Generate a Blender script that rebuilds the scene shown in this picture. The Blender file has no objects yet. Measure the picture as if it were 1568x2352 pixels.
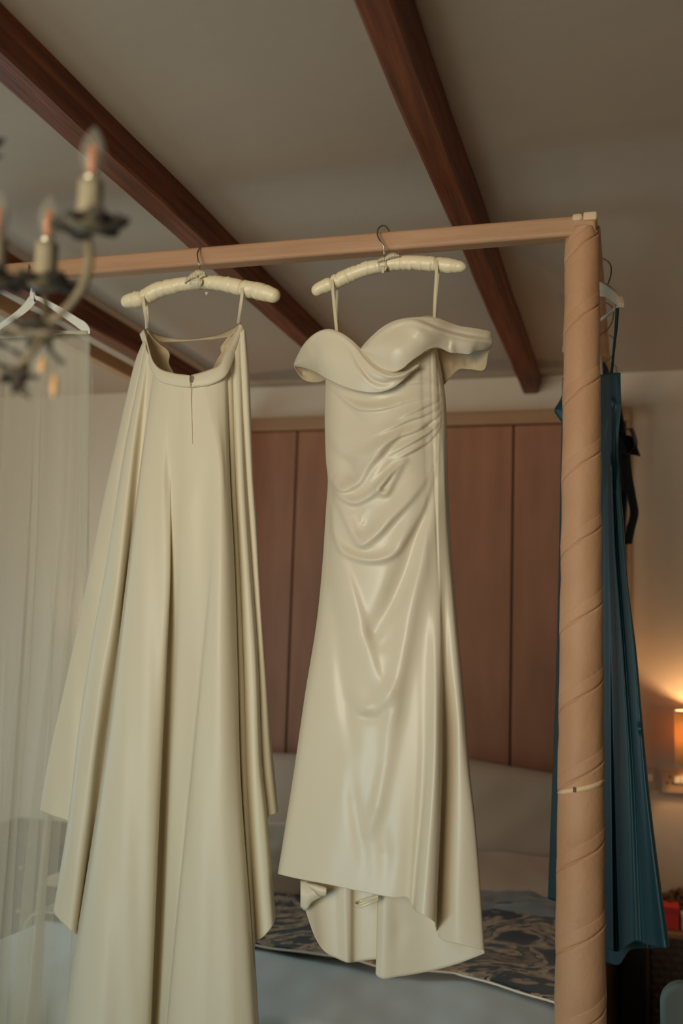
import bpy, bmesh, math, random
import numpy as np
from mathutils import Vector, Matrix

random.seed(7); np.random.seed(7)
SC = bpy.context.scene
COL = SC.collection

# ------------------------------------------------------------------ camera
F, CX, CY = 2287.0, 784.0, 1176.0            # focal length / centre for 1568 x 2352
CAM = np.array([0.0, 0.0, 1.6])
dY = np.array([664, -293, F]); dY = dY / np.linalg.norm(dY)
dZ = np.array([.031, 1.0, -(664 * .031 - 293) / F]); dZ = dZ / np.linalg.norm(dZ)
dX = np.cross(dZ, dY)
cam_d = bpy.data.cameras.new('camera'); cam = bpy.data.objects.new('camera', cam_d); COL.objects.link(cam)
cam_d.sensor_fit = 'VERTICAL'; cam_d.sensor_height = 36.0; cam_d.lens = F / 2352 * 36
right = Vector((dX[0], dY[0], dZ[0])); up = Vector((dX[1], dY[1], dZ[1])); fwd = Vector((dX[2], dY[2], dZ[2]))
cam.matrix_world = Matrix.Translation(Vector(CAM)) @ Matrix((right, up, -fwd)).transposed().to_4x4()
cam_d.dof.use_dof = True; cam_d.dof.focus_distance = 2.40; cam_d.dof.aperture_fstop = 1.8
cam_d.clip_start = .05
SC.camera = cam

# ------------------------------------------------------------------ world, lights, exposure
W = bpy.data.worlds.new('room_ambient'); SC.world = W; W.use_nodes = True
W.node_tree.nodes['Background'].inputs[0].default_value = (1.0, .80, .60, 1)
W.node_tree.nodes['Background'].inputs[1].default_value = .06

def area(name, loc, target, sx, sy, energy, color):
    l = bpy.data.lights.new(name, 'AREA'); l.shape = 'RECTANGLE'; l.size = sx; l.size_y = sy
    l.energy = energy; l.color = color
    o = bpy.data.objects.new(name, l); COL.objects.link(o); o.location = loc
    o.rotation_euler = (Vector(target) - Vector(loc)).to_track_quat('-Z', 'Y').to_euler()
    return o
area('daylight_window', (-1.15, -2.0, 1.85), (-.72, 2.4, 2.15), 1.5, 1.5, 18.5, (1.0, .885, .70)).data.spread = math.radians(72)
area('side_cool_fill', (-3.45, 2.9, 1.25), (-.9, 2.75, .70), 1.2, 2.0, 32, (.60, .90, 1.0))  # unseen cool light, added to lift the bed and bedding
area('low_cool_fill', (-2.2, -1.5, .50), (-.8, 2.35, .70), 1.2, .8, 12, (.52, .86, 1.0)).data.spread = math.radians(100)  # unseen low fill, added to cool the lower part of the dresses

SC.view_settings.view_transform = 'Standard'; SC.view_settings.look = 'None'
SC.view_settings.gamma = 1.0; SC.view_settings.exposure = 0.0
SC.view_settings.use_curve_mapping = False
SC.cycles.max_bounces = 8; SC.cycles.diffuse_bounces = 4; SC.cycles.transparent_max_bounces = 24
SC.cycles.use_denoising = True
SC.cycles.sample_clamp_indirect = 6

# ------------------------------------------------------------------ helpers
def at(px, py, Y):
    """world point(s) seen at photo pixel (px,py) on the vertical plane y = Y"""
    px = np.asarray(px, float); py = np.asarray(py, float); Y = np.asarray(Y, float)
    rx = (px - CX) / F; ry = -(py - CY) / F
    wx = rx * dX[0] + ry * dX[1] + dX[2]; wy = rx * dY[0] + ry * dY[1] + dY[2]; wz = rx * dZ[0] + ry * dZ[1] + dZ[2]
    t = Y / wy
    return np.stack(np.broadcast_arrays(CAM[0] + wx * t, CAM[1] + wy * t, CAM[2] + wz * t), -1)
def V(px, py, Y): return Vector(at(px, py, Y))
def depth(p):
    q = np.asarray(p) - CAM
    return q[0] * fwd.x + q[1] * fwd.y + q[2] * fwd.z
def metre(px, p): return px * depth(p) / F       # length of px pixels at point p

def srgb(r, g, b):
    f = lambda c: (c / 255 / 12.92) if c / 255 <= .04045 else ((c / 255 + .055) / 1.055) ** 2.4
    return (f(r), f(g), f(b), 1)

def mat(name, color, rough=.6, metal=0, spec=.5, var=0, vscale=8, bump=0, bscale=60, stretch=(1, 1, 1), sheen=0, trans=0, emit=None, estr=0, var2=None, coat=0, bdist=.004):
    m = bpy.data.materials.new(name); m.use_nodes = True
    nt = m.node_tree; n = nt.nodes; L = nt.links; b = n['Principled BSDF']; out = n['Material Output']
    b.inputs['Base Color'].default_value = color; b.inputs['Roughness'].default_value = rough
    b.inputs['Metallic'].default_value = metal; b.inputs['Specular IOR Level'].default_value = spec
    if sheen: b.inputs['Sheen Weight'].default_value = sheen
    if coat: b.inputs['Coat Weight'].default_value = coat
    if emit: b.inputs['Emission Color'].default_value = emit; b.inputs['Emission Strength'].default_value = estr
    tc = n.new('ShaderNodeTexCoord'); mp = n.new('ShaderNodeMapping'); mp.inputs['Scale'].default_value = stretch
    L.new(tc.outputs['Object'], mp.inputs['Vector'])
    if var:
        no = n.new('ShaderNodeTexNoise'); no.inputs['Scale'].default_value = vscale; no.inputs['Detail'].default_value = 5
        L.new(mp.outputs[0], no.inputs['Vector'])
        r = n.new('ShaderNodeValToRGB'); c = color
        r.color_ramp.elements[0].position = .3; r.color_ramp.elements[1].position = .7
        r.color_ramp.elements[0].color = tuple(x * (1 - var) for x in c[:3]) + (1,) if var2 is None else var2
        r.color_ramp.elements[1].color = tuple(min(1, x * (1 + var)) for x in c[:3]) + (1,) if var2 is None else c
        L.new(no.outputs['Fac'], r.inputs[0]); L.new(r.outputs[0], b.inputs['Base Color'])
    if bump:
        n2 = n.new('ShaderNodeTexNoise'); n2.inputs['Scale'].default_value = bscale; n2.inputs['Detail'].default_value = 6
        L.new(mp.outputs[0], n2.inputs['Vector'])
        bp = n.new('ShaderNodeBump'); bp.inputs['Strength'].default_value = bump; bp.inputs['Distance'].default_value = bdist
        L.new(n2.outputs['Fac'], bp.inputs['Height']); L.new(bp.outputs[0], b.inputs['Normal'])
    if trans:
        t = n.new('ShaderNodeBsdfTranslucent'); t.inputs[0].default_value = color
        ms = n.new('ShaderNodeMixShader'); ms.inputs[0].default_value = trans
        L.new(b.outputs[0], ms.inputs[1]); L.new(t.outputs[0], ms.inputs[2]); L.new(ms.outputs[0], out.inputs[0])
    return m

M = {}
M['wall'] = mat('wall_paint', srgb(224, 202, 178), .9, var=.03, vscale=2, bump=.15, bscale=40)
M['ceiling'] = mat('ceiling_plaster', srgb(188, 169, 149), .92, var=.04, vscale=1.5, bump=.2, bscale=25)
M['floor'] = mat('carpet', srgb(96, 82, 66), .95, var=.25, vscale=25, bump=.6, bscale=300)
M['beam'] = mat('stained_beam_wood', srgb(134, 70, 38), .55, var=1, vscale=9, bump=.35, bscale=30, stretch=(6, .35, 6), var2=srgb(92, 44, 24))
M['rail'] = mat('pale_canopy_wood', srgb(190, 148, 112), .6, var=1, vscale=6, bump=.2, bscale=40, stretch=(.6, 3, 6), var2=srgb(174, 132, 98))
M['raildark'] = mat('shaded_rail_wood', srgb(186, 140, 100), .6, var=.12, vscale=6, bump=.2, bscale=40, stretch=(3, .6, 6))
M['block'] = mat('pale_joint_wood', srgb(214, 186, 150), .7, var=.12, vscale=14, bump=.2, bscale=60)
M['wrap'] = mat('wrapped_post_leather', srgb(196, 150, 112), .62, var=1, vscale=5, bump=.3, bscale=90, var2=srgb(184, 136, 98))
M['wrapgap'] = mat('bare_wrap_gap', srgb(226, 192, 150), .7, var=.05, vscale=20)
M['tie'] = mat('brown_wrap_staple', srgb(100, 60, 34), .6)
M['panel'] = mat('brown_veneer', srgb(176, 116, 84), .6, var=1, vscale=5, bump=.15, bscale=40, stretch=(3, 3, .5), var2=srgb(160, 103, 72))
M['trimwood'] = mat('light_brown_trim', srgb(172, 126, 88), .6, var=.1, vscale=7, stretch=(.5, 3, 3))
M['gapdark'] = mat('dark_shadow_gap', srgb(40, 30, 26), .9)
M['satin'] = mat('ivory_satin', srgb(240, 228, 202), .36, spec=.5, sheen=.08, bump=.04, bscale=500, trans=.22, bdist=.001)
M['crepe'] = mat('ivory_crepe', srgb(238, 227, 200), .45, spec=.4, sheen=.2, bump=.04, bscale=500, trans=.24, bdist=.001)
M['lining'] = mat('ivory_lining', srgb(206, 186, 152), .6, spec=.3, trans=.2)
M['padsatin'] = mat('cream_hanger_satin', srgb(238, 222, 184), .36, spec=.5, bump=.25, bscale=90, stretch=(1, 1, .4), bdist=.003)
M['ribbon'] = mat('cream_ribbon', srgb(226, 212, 178), .35, spec=.5, trans=.15)
M['metal'] = mat('hanger_hook_steel', srgb(180, 170, 160), .25, metal=1)
M['hookdark'] = mat('dark_hanger_hook', srgb(120, 105, 92), .35, metal=1)
M['white'] = mat('white_hanger_lacquer', srgb(226, 226, 214), .35)
M['cream'] = mat('cream_hanger_wood', srgb(192, 170, 146), .5)
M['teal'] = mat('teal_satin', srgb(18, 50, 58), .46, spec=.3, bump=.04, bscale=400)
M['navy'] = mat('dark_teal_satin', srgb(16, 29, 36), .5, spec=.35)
M['sheet'] = mat('grey_bed_linen', srgb(208, 216, 216), .8, sheen=.2, bump=.12, bscale=12, trans=.05)
M['throw'] = mat('crumpled_grey_cotton', srgb(134, 130, 126), .85, sheen=.2, bump=.15, bscale=14)
M['pillow'] = mat('beige_pillow_cotton', srgb(196, 166, 142), .85, sheen=.2, bump=.15, bscale=14)
M['whitecot'] = mat('white_cotton', srgb(214, 200, 182), .85, sheen=.2, bump=.15, bscale=16)
M['darkcot'] = mat('dark_cushion_fabric', srgb(70, 60, 56), .85, bump=.15, bscale=16)
M['base'] = mat('bed_base_fabric', srgb(52, 46, 46), .9, bump=.2, bscale=200)
M['shade'] = mat('amber_lamp_shade', srgb(236, 192, 116), .8, trans=.25)
M['brass'] = mat('brushed_brass', srgb(190, 150, 105), .35, metal=.9)
M['switch'] = mat('switch_plate_metal', srgb(204, 172, 138), .35, metal=.2)
M['switchw'] = mat('white_rocker', srgb(240, 232, 214), .3)
M['black'] = mat('black_socket_slot', srgb(22, 18, 16), .6)
M['red'] = mat('red_card_box', srgb(214, 44, 30), .5)
M['paper'] = mat('white_card_box', srgb(206, 196, 184), .6)
M['dried'] = mat('dried_flower_heads', srgb(104, 72, 52), .9, var=.4, vscale=60)
M['wicker'] = mat('dark_wicker', srgb(82, 66, 54), .8, var=.3, vscale=60, bump=.5, bscale=120)
M['tabletop'] = mat('wooden_table_top', srgb(140, 104, 74), .5, var=.2, vscale=8)
M['gap_block'] = mat('near_black_gap_shade', srgb(26, 26, 34), .5)  # near-black that paints the shade beside the rear post
M['chair'] = mat('grey_green_upholstery', srgb(108, 116, 112), .9, bump=.1, bscale=100)
M['chandelier'] = mat('aged_taupe_metal', srgb(128, 114, 88), .6, metal=.1, var=.25, vscale=60)
M['leafmetal'] = mat('dark_aged_leaf_metal', srgb(62, 52, 40), .75, metal=.05, var=.3, vscale=60)
M['candle'] = mat('cream_candle_sleeve', srgb(158, 146, 118), .6, var=.12, vscale=40)
M['filament'] = mat('amber_bulb_core', srgb(214, 120, 60), .5, var=.1, vscale=80)
M['socketring'] = mat('silver_bulb_cap', srgb(220, 210, 190), .3, metal=.8)
M['zip'] = mat('beige_zip_tape', srgb(204, 184, 150), .5)
M['tassel'] = mat('amber_glass_drop', srgb(226, 176, 116), .3)

def glass_mat():
    m = bpy.data.materials.new('clear_bulb_glass'); m.use_nodes = True; n = m.node_tree.nodes; L = m.node_tree.links
    b = n['Principled BSDF']; b.inputs['Base Color'].default_value = srgb(170, 168, 150); b.inputs['Roughness'].default_value = .15
    t = n.new('ShaderNodeBsdfTransparent'); ms = n.new('ShaderNodeMixShader'); ms.inputs[0].default_value = .30
    L.new(t.outputs[0], ms.inputs[1]); L.new(b.outputs[0], ms.inputs[2]); L.new(ms.outputs[0], n['Material Output'].inputs[0])
    return m
M['glass'] = glass_mat()
def veil_mat(name, alpha):
    m = bpy.data.materials.new(name); m.use_nodes = True; n = m.node_tree.nodes; L = m.node_tree.links
    b = n['Principled BSDF']; b.inputs['Base Color'].default_value = srgb(226, 218, 198); b.inputs['Roughness'].default_value = .7
    b.inputs['Specular IOR Level'].default_value = .2
    tl = n.new('ShaderNodeBsdfTranslucent'); tl.inputs[0].default_value = srgb(226, 218, 198)
    m1 = n.new('ShaderNodeMixShader'); m1.inputs[0].default_value = .4
    L.new(b.outputs[0], m1.inputs[1]); L.new(tl.outputs[0], m1.inputs[2])
    t = n.new('ShaderNodeBsdfTransparent'); ms = n.new('ShaderNodeMixShader'); ms.inputs[0].default_value = alpha
    L.new(t.outputs[0], ms.inputs[1]); L.new(m1.outputs[0], ms.inputs[2]); L.new(ms.outputs[0], n['Material Output'].inputs[0])
    return m
M['veil'] = veil_mat('sheer_tulle', .30)
M['veiledge'] = veil_mat('tulle_gathered_edge', .8)
def quilt_mat():
    m = bpy.data.materials.new('paisley_quilt_print'); m.use_nodes = True; n = m.node_tree.nodes; L = m.node_tree.links
    b = n['Principled BSDF']; b.inputs['Roughness'].default_value = .8; b.inputs['Sheen Weight'].default_value = .15
    tc = n.new('ShaderNodeTexCoord')
    no = n.new('ShaderNodeTexNoise'); no.inputs['Scale'].default_value = 5.0; no.inputs['Detail'].default_value = 2.5; no.inputs['Distortion'].default_value = 1.6
    L.new(tc.outputs['Object'], no.inputs['Vector'])
    r = n.new('ShaderNodeValToRGB'); r.color_ramp.interpolation = 'EASE'
    e = r.color_ramp.elements; e[0].position = .44; e[0].color = srgb(24, 24, 32); e[1].position = .50; e[1].color = srgb(172, 142, 108)
    a = e.new(.56); a.color = srgb(186, 158, 124); a = e.new(.60); a.color = srgb(34, 32, 40); a = e.new(.64); a.color = srgb(140, 112, 84)
    L.new(no.outputs['Fac'], r.inputs[0])
    n2 = n.new('ShaderNodeTexNoise'); n2.inputs['Scale'].default_value = 34; n2.inputs['Detail'].default_value = 3; n2.inputs['Distortion'].default_value = 1
    L.new(tc.outputs['Object'], n2.inputs['Vector'])
    r2 = n.new('ShaderNodeValToRGB'); r2.color_ramp.elements[0].position = .38; r2.color_ramp.elements[0].color = (.35, .32, .3, 1); r2.color_ramp.elements[1].position = .52; r2.color_ramp.elements[1].color = (1, 1, 1, 1)
    L.new(n2.outputs['Fac'], r2.inputs[0])
    mx = n.new('ShaderNodeMix'); mx.data_type = 'RGBA'; mx.blend_type = 'MULTIPLY'; mx.inputs[0].default_value = .8
    L.new(r.outputs[0], mx.inputs[6]); L.new(r2.outputs[0], mx.inputs[7]); L.new(mx.outputs[2], b.inputs['Base Color'])
    return m
M['quilt'] = quilt_mat()

# ---- object plumbing
def tag(o, label=None, cat=None, group=None, kind=None):
    if label: o['label'] = label
    if cat: o['category'] = cat
    if group: o['group'] = group
    if kind: o['kind'] = kind
    return o
def thing(name, loc, label, cat, group=None):
    o = bpy.data.objects.new(name, None); COL.objects.link(o); o.location = loc; o.empty_display_size = .05
    return tag(o, label, cat, group)
def origin(p):
    v = Vector((0, 0, 0))
    while p is not None: v = v + p.location; p = p.parent
    return v
def mesh(name, verts, faces, m, parent=None, smooth=True, thick=0, base=None, auto=None):
    me = bpy.data.meshes.new(name); off = origin(parent) if parent else Vector(base) if base is not None else Vector((0, 0, 0))
    vs = np.asarray(verts, float) - np.array(off)
    me.from_pydata(vs.tolist(), [], faces if isinstance(faces, list) else faces.tolist()); me.update()
    if smooth: me.polygons.foreach_set('use_smooth', [True] * len(me.polygons))
    me.materials.append(m)
    o = bpy.data.objects.new(name, me); COL.objects.link(o)
    if parent: o.parent = parent
    elif base is not None: o.location = off
    if thick:
        s = o.modifiers.new('cloth_thickness', 'SOLIDIFY'); s.thickness = thick; s.offset = 0
    return o
def gridfaces(nv, nu, closed=False):
    i = np.arange(nv - 1)[:, None]; j = np.arange(nu if closed else nu - 1)[None, :]; k = (j + 1) % nu
    a = i * nu + j; b = i * nu + k; c = (i + 1) * nu + k; d = (i + 1) * nu + j
    return np.stack(np.broadcast_arrays(a, d, c, b), -1).reshape(-1, 4)
def grid(name, P, m, parent=None, thick=0, closed=False, base=None):
    nv, nu = P.shape[:2]
    return mesh(name, P.reshape(-1, 3), gridfaces(nv, nu, closed), m, parent, True, thick, base)
def bevel(o, w, seg=2):
    b = o.modifiers.new('bevel', 'BEVEL'); b.width = w; b.segments = seg; b.limit_method = 'ANGLE'; b.angle_limit = .6
    return o
def boxm(name, lo, hi, m, parent=None, bev=.003, base=None):
    x0, y0, z0 = lo; x1, y1, z1 = hi
    v = [(x0, y0, z0), (x1, y0, z0), (x1, y1, z0), (x0, y1, z0), (x0, y0, z1), (x1, y0, z1), (x1, y1, z1), (x0, y1, z1)]
    f = [(0, 3, 2, 1), (4, 5, 6, 7), (0, 1, 5, 4), (1, 2, 6, 5), (2, 3, 7, 6), (3, 0, 4, 7)]
    o = mesh(name, v, f, m, parent, False, 0, base)
    if bev: bevel(o, bev)
    return o
def cr(pts, n):
    """smooth curve through points, n samples (chord-length Catmull-Rom)"""
    p = np.asarray(pts, float); s = np.r_[0, np.cumsum(np.linalg.norm(np.diff(p, axis=0), axis=1))]
    return herm(s, p, np.linspace(0, s[-1], n))
def tangents(s, p):
    s = np.asarray(s); d = np.diff(p, axis=0) / np.diff(s).reshape((-1,) + (1,) * (p.ndim - 1))
    h = np.diff(s).reshape((-1,) + (1,) * (p.ndim - 1)); t = np.empty_like(p)
    t[0] = d[0]; t[-1] = d[-1]
    if len(s) > 2: t[1:-1] = (d[:-1] * h[1:] + d[1:] * h[:-1]) / (h[1:] + h[:-1])
    return t
def herm(s, p, q):
    t = tangents(s, p); i = np.clip(np.searchsorted(s, q, side='right') - 1, 0, len(s) - 2)
    sh = (-1,) + (1,) * (p.ndim - 1)
    h = (s[i + 1] - s[i]).reshape(sh); u = ((q - s[i]) / (s[i + 1] - s[i])).reshape(sh)
    return (2 * u**3 - 3 * u**2 + 1) * p[i] + (u**3 - 2 * u**2 + u) * h * t[i] + (-2 * u**3 + 3 * u**2) * p[i + 1] + (u**3 - u**2) * h * t[i + 1]
def f1(pts, q):
    """smooth 1-D function through (y,value) points (clamped, monotone-ish)"""
    if not hasattr(pts, '__len__'): return np.full(np.shape(q), float(pts))
    a = np.array(sorted(pts), float); q = np.asarray(q, float)
    if len(a) == 1: return np.full(q.shape, a[0, 1])
    x, y = a[:, 0], a[:, 1]; h = np.diff(x); d = np.diff(y) / h; t = np.empty(len(x)); t[0] = d[0]; t[-1] = d[-1]
    for i in range(1, len(x) - 1):
        t[i] = 0 if d[i - 1] * d[i] <= 0 else (h[i - 1] + h[i]) * 3 / ((2 * h[i] + h[i - 1]) / d[i - 1] + (h[i] + 2 * h[i - 1]) / d[i])
    i = np.clip(np.searchsorted(x, q, side='right') - 1, 0, len(x) - 2)
    u = (q - x[i]) / h[i]
    r = (2 * u**3 - 3 * u**2 + 1) * y[i] + (u**3 - 2 * u**2 + u) * h[i] * t[i] + (3 * u**2 - 2 * u**3) * y[i + 1] + (u**3 - u**2) * h[i] * t[i + 1]
    r = np.where(u < 0, y[0] + t[0] * (q - x[0]), r); return np.where(u > 1, y[-1] + t[-1] * (q - x[-1]), r)
def tube(name, pts, rad, m, parent=None, n=10, samples=None, caps=True, base=None, closed=False):
    p = np.asarray(pts, float)
    r = np.full(len(p), rad, float) if np.isscalar(rad) else np.asarray(rad, float)
    if samples:
        s = np.r_[0, np.cumsum(np.linalg.norm(np.diff(p, axis=0), axis=1))]; q = np.linspace(0, s[-1], samples)
        r = np.interp(q, s, r); p = herm(s, p, q)
    T = np.gradient(p, axis=0); T /= np.linalg.norm(T, axis=1)[:, None]
    a = np.array([0, 0, 1.]) if abs(T[0][2]) < .9 else np.array([1., 0, 0])
    N = a - T[0] * (a @ T[0]); N /= np.linalg.norm(N); rings = []
    for i in range(len(p)):
        N = N - T[i] * (N @ T[i]); N /= np.linalg.norm(N); B = np.cross(T[i], N)
        th = np.arange(n) / n * 2 * math.pi
        rings.append(p[i] + r[i] * (np.cos(th)[:, None] * N + np.sin(th)[:, None] * B))
    P = np.array(rings); f = gridfaces(len(p), n, True).tolist()
    if caps: f = f + [list(range(n)), list(range((len(p) - 1) * n + n - 1, (len(p) - 1) * n - 1, -1))]
    return mesh(name, P.reshape(-1, 3), f, m, parent, True, 0, base)
def ribbon(name, pts, width, wdir, m, parent, n=24, thick=.0008):
    p = cr(pts, n); w = np.asarray(wdir, float); w = np.broadcast_to(w, p.shape) if w.ndim == 1 else cr(w, n)
    w = w / np.linalg.norm(w, axis=1)[:, None]
    u = np.linspace(-.5, .5, 4)
    P = p[:, None, :] + w[:, None, :] * (u[None, :, None] * width)
    return grid(name, P, m, parent, thick)
def lathe(name, prof, centre, m, parent=None, n=24, base=None, axis=None):
    """prof = (radius, height) pairs round a vertical axis"""
    pr = np.array(prof, float); th = np.arange(n) / n * 2 * math.pi
    P = np.stack([pr[:, 0:1] * np.cos(th), pr[:, 0:1] * np.sin(th), np.repeat(pr[:, 1:2], n, 1)], -1) + np.array(centre)
    return grid(name, P, m, parent, 0, True, base)

# ---- cloth built from fold lines: each key line runs top to hem, the cloth goes from line to line
def loft(keys, nv, per, Y0, hf=None):
    v = np.linspace(0, 1, nv); rows = []
    for k in keys:
        top, hem = k['top'], k['hem']; y = top + (hem - top) * v
        rows.append(np.stack([f1(k['x'], y), y, f1(k['d'], y)], -1))
    R = np.array(rows)                                   # keys, nv, 3
    S = R.copy(); S[..., 2] *= 930
    ch = np.linalg.norm(np.diff(S, axis=0), axis=2).mean(1); s = np.r_[0, np.cumsum(np.maximum(ch, 2))]
    q = np.concatenate([np.linspace(s[i], s[i + 1], per if np.isscalar(per) else per[i], endpoint=False) for i in range(len(s) - 1)] + [[s[-1]]])
    G = herm(s, R, q).transpose(1, 0, 2)                 # nv, nu, 3
    px, py, d = G[..., 0], G[..., 1], G[..., 2]
    if hf is not None: d = d + hf(px, py)
    Yb = Y0(px, py) if callable(Y0) else Y0
    return at(px, py, Yb - d)
def K(x, d, top, hem): return dict(x=x, d=d, top=top, hem=hem)
def fold_field(folds):
    """folds: (points, amplitude, width on the left, width on the right, [end amplitudes]) in photo pixels"""
    prep = []
    for fo in folds:
        c = cr(fo[0], 40); prep.append((c, fo[1], fo[2], fo[3], fo[4] if len(fo) > 4 else (0, 1, 0)))
    def fn(px, py):
        out = np.zeros_like(px)
        for c, amp, wl, wr, prof in prep:
            x0, y0 = c.min(0) - 3 * max(wl, wr); x1, y1 = c.max(0) + 3 * max(wl, wr)
            mk = (px > x0) & (px < x1) & (py > y0) & (py < y1)
            if not mk.any(): continue
            X, Yy = px[mk], py[mk]; best = np.full(X.shape, 1e9); sg = np.zeros(X.shape); tt = np.zeros(X.shape)
            for i in range(len(c) - 1):
                a = c[i]; ab = c[i + 1] - a; L2 = ab @ ab
                u = np.clip(((X - a[0]) * ab[0] + (Yy - a[1]) * ab[1]) / L2, 0, 1)
                dx = X - a[0] - u * ab[0]; dy = Yy - a[1] - u * ab[1]; dd = np.hypot(dx, dy)
                b = dd < best; best = np.where(b, dd, best)
                sg = np.where(b, np.sign(ab[0] * dy - ab[1] * dx), sg); tt = np.where(b, (i + u) / (len(c) - 1), tt)
            w = np.where(sg < 0, wl, wr)
            e = np.interp(tt, np.linspace(0, 1, len(prof)), prof)
            out[mk] += amp * e * np.exp(-(best / w) ** 2)
        return out
    return fn

# ------------------------------------------------------------------ room shell
YW, ZC = 4.5, 2.779
XL, XR, YF = -3.6, 1.6, -2.2
tag(boxm('floor', (XL, YF, -.1), (XR, YW, 0), M['floor'], bev=0), kind='structure')
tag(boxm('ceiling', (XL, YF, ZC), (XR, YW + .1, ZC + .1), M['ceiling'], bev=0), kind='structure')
tag(boxm('wall_back', (XL, YW, 0), (XR, YW + .1, ZC), M['wall'], bev=0), kind='structure')
tag(boxm('wall_left', (XL - .1, YF, 0), (XL, YW + .1, ZC), M['wall'], bev=0), kind='structure')
tag(boxm('wall_right', (XR, YF, 0), (XR + .1, YW + .1, ZC), M['wall'], bev=0), kind='structure')

def beam(x0, x1, label, seed):
    rnd = np.random.RandomState(seed); zb = 2.699; n = 60
    ys = np.linspace(YF, YW + .01, n); V_ = []
    # slightly waney cross-section: bottom left, bottom right, a rebate on the right flank, top right, top left
    for y in ys:
        w = .002 * np.sin(y * 5 + seed) + rnd.uniform(-.0012, .0012, 6)
        V_ += [(x0 + w[0], y, zb + .004), (x0 + .006, y, zb + w[1] * .6), (x1 - .006, y, zb + w[2] * .6), (x1 + w[3], y, zb + .005),
               (x1 + .003 + w[4], y, zb + .042), (x1 + .010 + w[5], y, zb + .046), (x1 + .012 + w[5], y, ZC + .002), (x0 + w[0], y, ZC + .002)]
    k = 8; f = gridfaces(n, k, True)[:, ::-1].tolist() + [list(range(k)), list(range((n - 1) * k + k - 1, (n - 1) * k - 1, -1))]
    o = mesh('ceiling_beam', V_, f, M['beam'], None, False)
    return tag(o, label, 'beam', 'ceiling beams')
beam(-.466, -.398, 'brown wooden ceiling beam passing above the bodice gown and ending near the bed post', 1)
beam(-1.245, -1.170, 'brown wooden ceiling beam crossing behind the hook of the overskirt hanger', 2)
beam(-2.010, -1.935, 'brown wooden ceiling beam running behind the white veil hanger', 3)

# ------------------------------------------------------------------ fitted cupboard behind the bed
WX0, WX1, WZ = -2.03, .005, 2.612
wd = thing('fitted_cupboard', (-1.0, YW - .03, 0), 'brown wooden fitted cupboard wall with tall plain doors behind the bed', 'cupboard')
boxm('carcass', (WX0 + .01, YW - .02, .02), (WX1 - .012, YW - .001, WZ - .01), M['gapdark'], wd, 0)
boxm('top_rail', (WX0, YW - .055, WZ - .062), (WX1, YW - .001, WZ), M['trimwood'], wd, .004)
for x0, x1 in ((WX0, WX0 + .02), (WX1 - .02, WX1)):
    boxm('side_stile', (x0, YW - .05, 0), (x1, YW - .001, WZ - .063), M['trimwood'], wd, .002)
edges = [WX0 + .022, -1.535, -.505, WX1 - .022]
for a, b in zip(edges[:-1], edges[1:]):
    boxm('door', (a + .004, YW - .042, .06), (b - .004, YW - .021, WZ - .067), M['panel'], wd, .004)
boxm('plinth', (WX0 + .02, YW - .038, 0), (WX1 - .02, YW - .021, .055), M['panel'], wd, .002)

# ------------------------------------------------------------------ four-poster bed
RY, RZ = 2.38, 2.588
PX_, PYR = -.11, 4.33
bed = thing('four_poster_bed', (-1.0, 3.35, 0), 'four-poster bed with spiral-wrapped tan posts and pale square canopy rails', 'bed')
def wrapped_post(x, y, zt, r0, r1, full):
    pitch = .177; n = 96 if full else 32; zb = 0.0
    prof = [(0, -.0034), (.007, -.0034), (.012, .0004), (.05, .0006), (.17, .0005), (.176, .0005), (.182, -.0004), (.19, .0), (.5, -.0002), (.75, 0), (.96, .0004), (.994, .0005)]
    if not full: prof = [(0, 0), (.02, .0014), (.2, .001), (.5, 0)]
    zs, dr = [], []
    z = zb - pitch * 1.3
    while z < zt + pitch * .3:
        for p, d in prof: zs.append(z + p * pitch); dr.append(d)
        z += pitch
    zs = np.array(zs); dr = np.array(dr); th = np.arange(n + 1) / n * 2 * math.pi
    ph = (zt - .0)  # helix rises to the right as seen from the front
    Z = zs[:, None] + pitch * (th[None, :] / (2 * math.pi)) + .016
    Zc = np.clip(Z, zb, zt)
    rr = r1 + (r0 - r1) * (zt - Zc) / (zt - .75)
    R = rr + dr[:, None] + .0008 * np.sin(Zc * 37 + th * 2) + .0006 * np.sin(Zc * 91 + 3 * th)
    top = np.clip((Zc - (zt - .014)) / .014, 0, 1); R = R - .012 * (1 - np.sqrt(1 - top**2 * .999))
    P = np.stack([x + R * np.sin(th - math.pi), y - R * np.cos(th - math.pi) * 1.0, Zc], -1)
    P[..., 1] = y + R * np.cos(th)
    P[..., 0] = x - R * np.sin(th)
    o = grid('post', P[:, ::-1], M['wrap'], bed)
    # top disc
    rt = r1 - .012; c = [(x + rt * math.sin(t), y + rt * math.cos(t), zt - .0005) for t in th[:-1]]
    mesh('post_top', c, [list(range(n))[::-1]], M['wrap'], o, False)
    return o
fp = wrapped_post(PX_, RY, 2.583, .0560, .0400, True)
wrapped_post(PX_, PYR, 2.57, .0540, .0400, False)
wrapped_post(-1.905, RY, 2.583, .0560, .0400, False)
wrapped_post(-1.905, PYR, 2.57, .0540, .0400, False)
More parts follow.
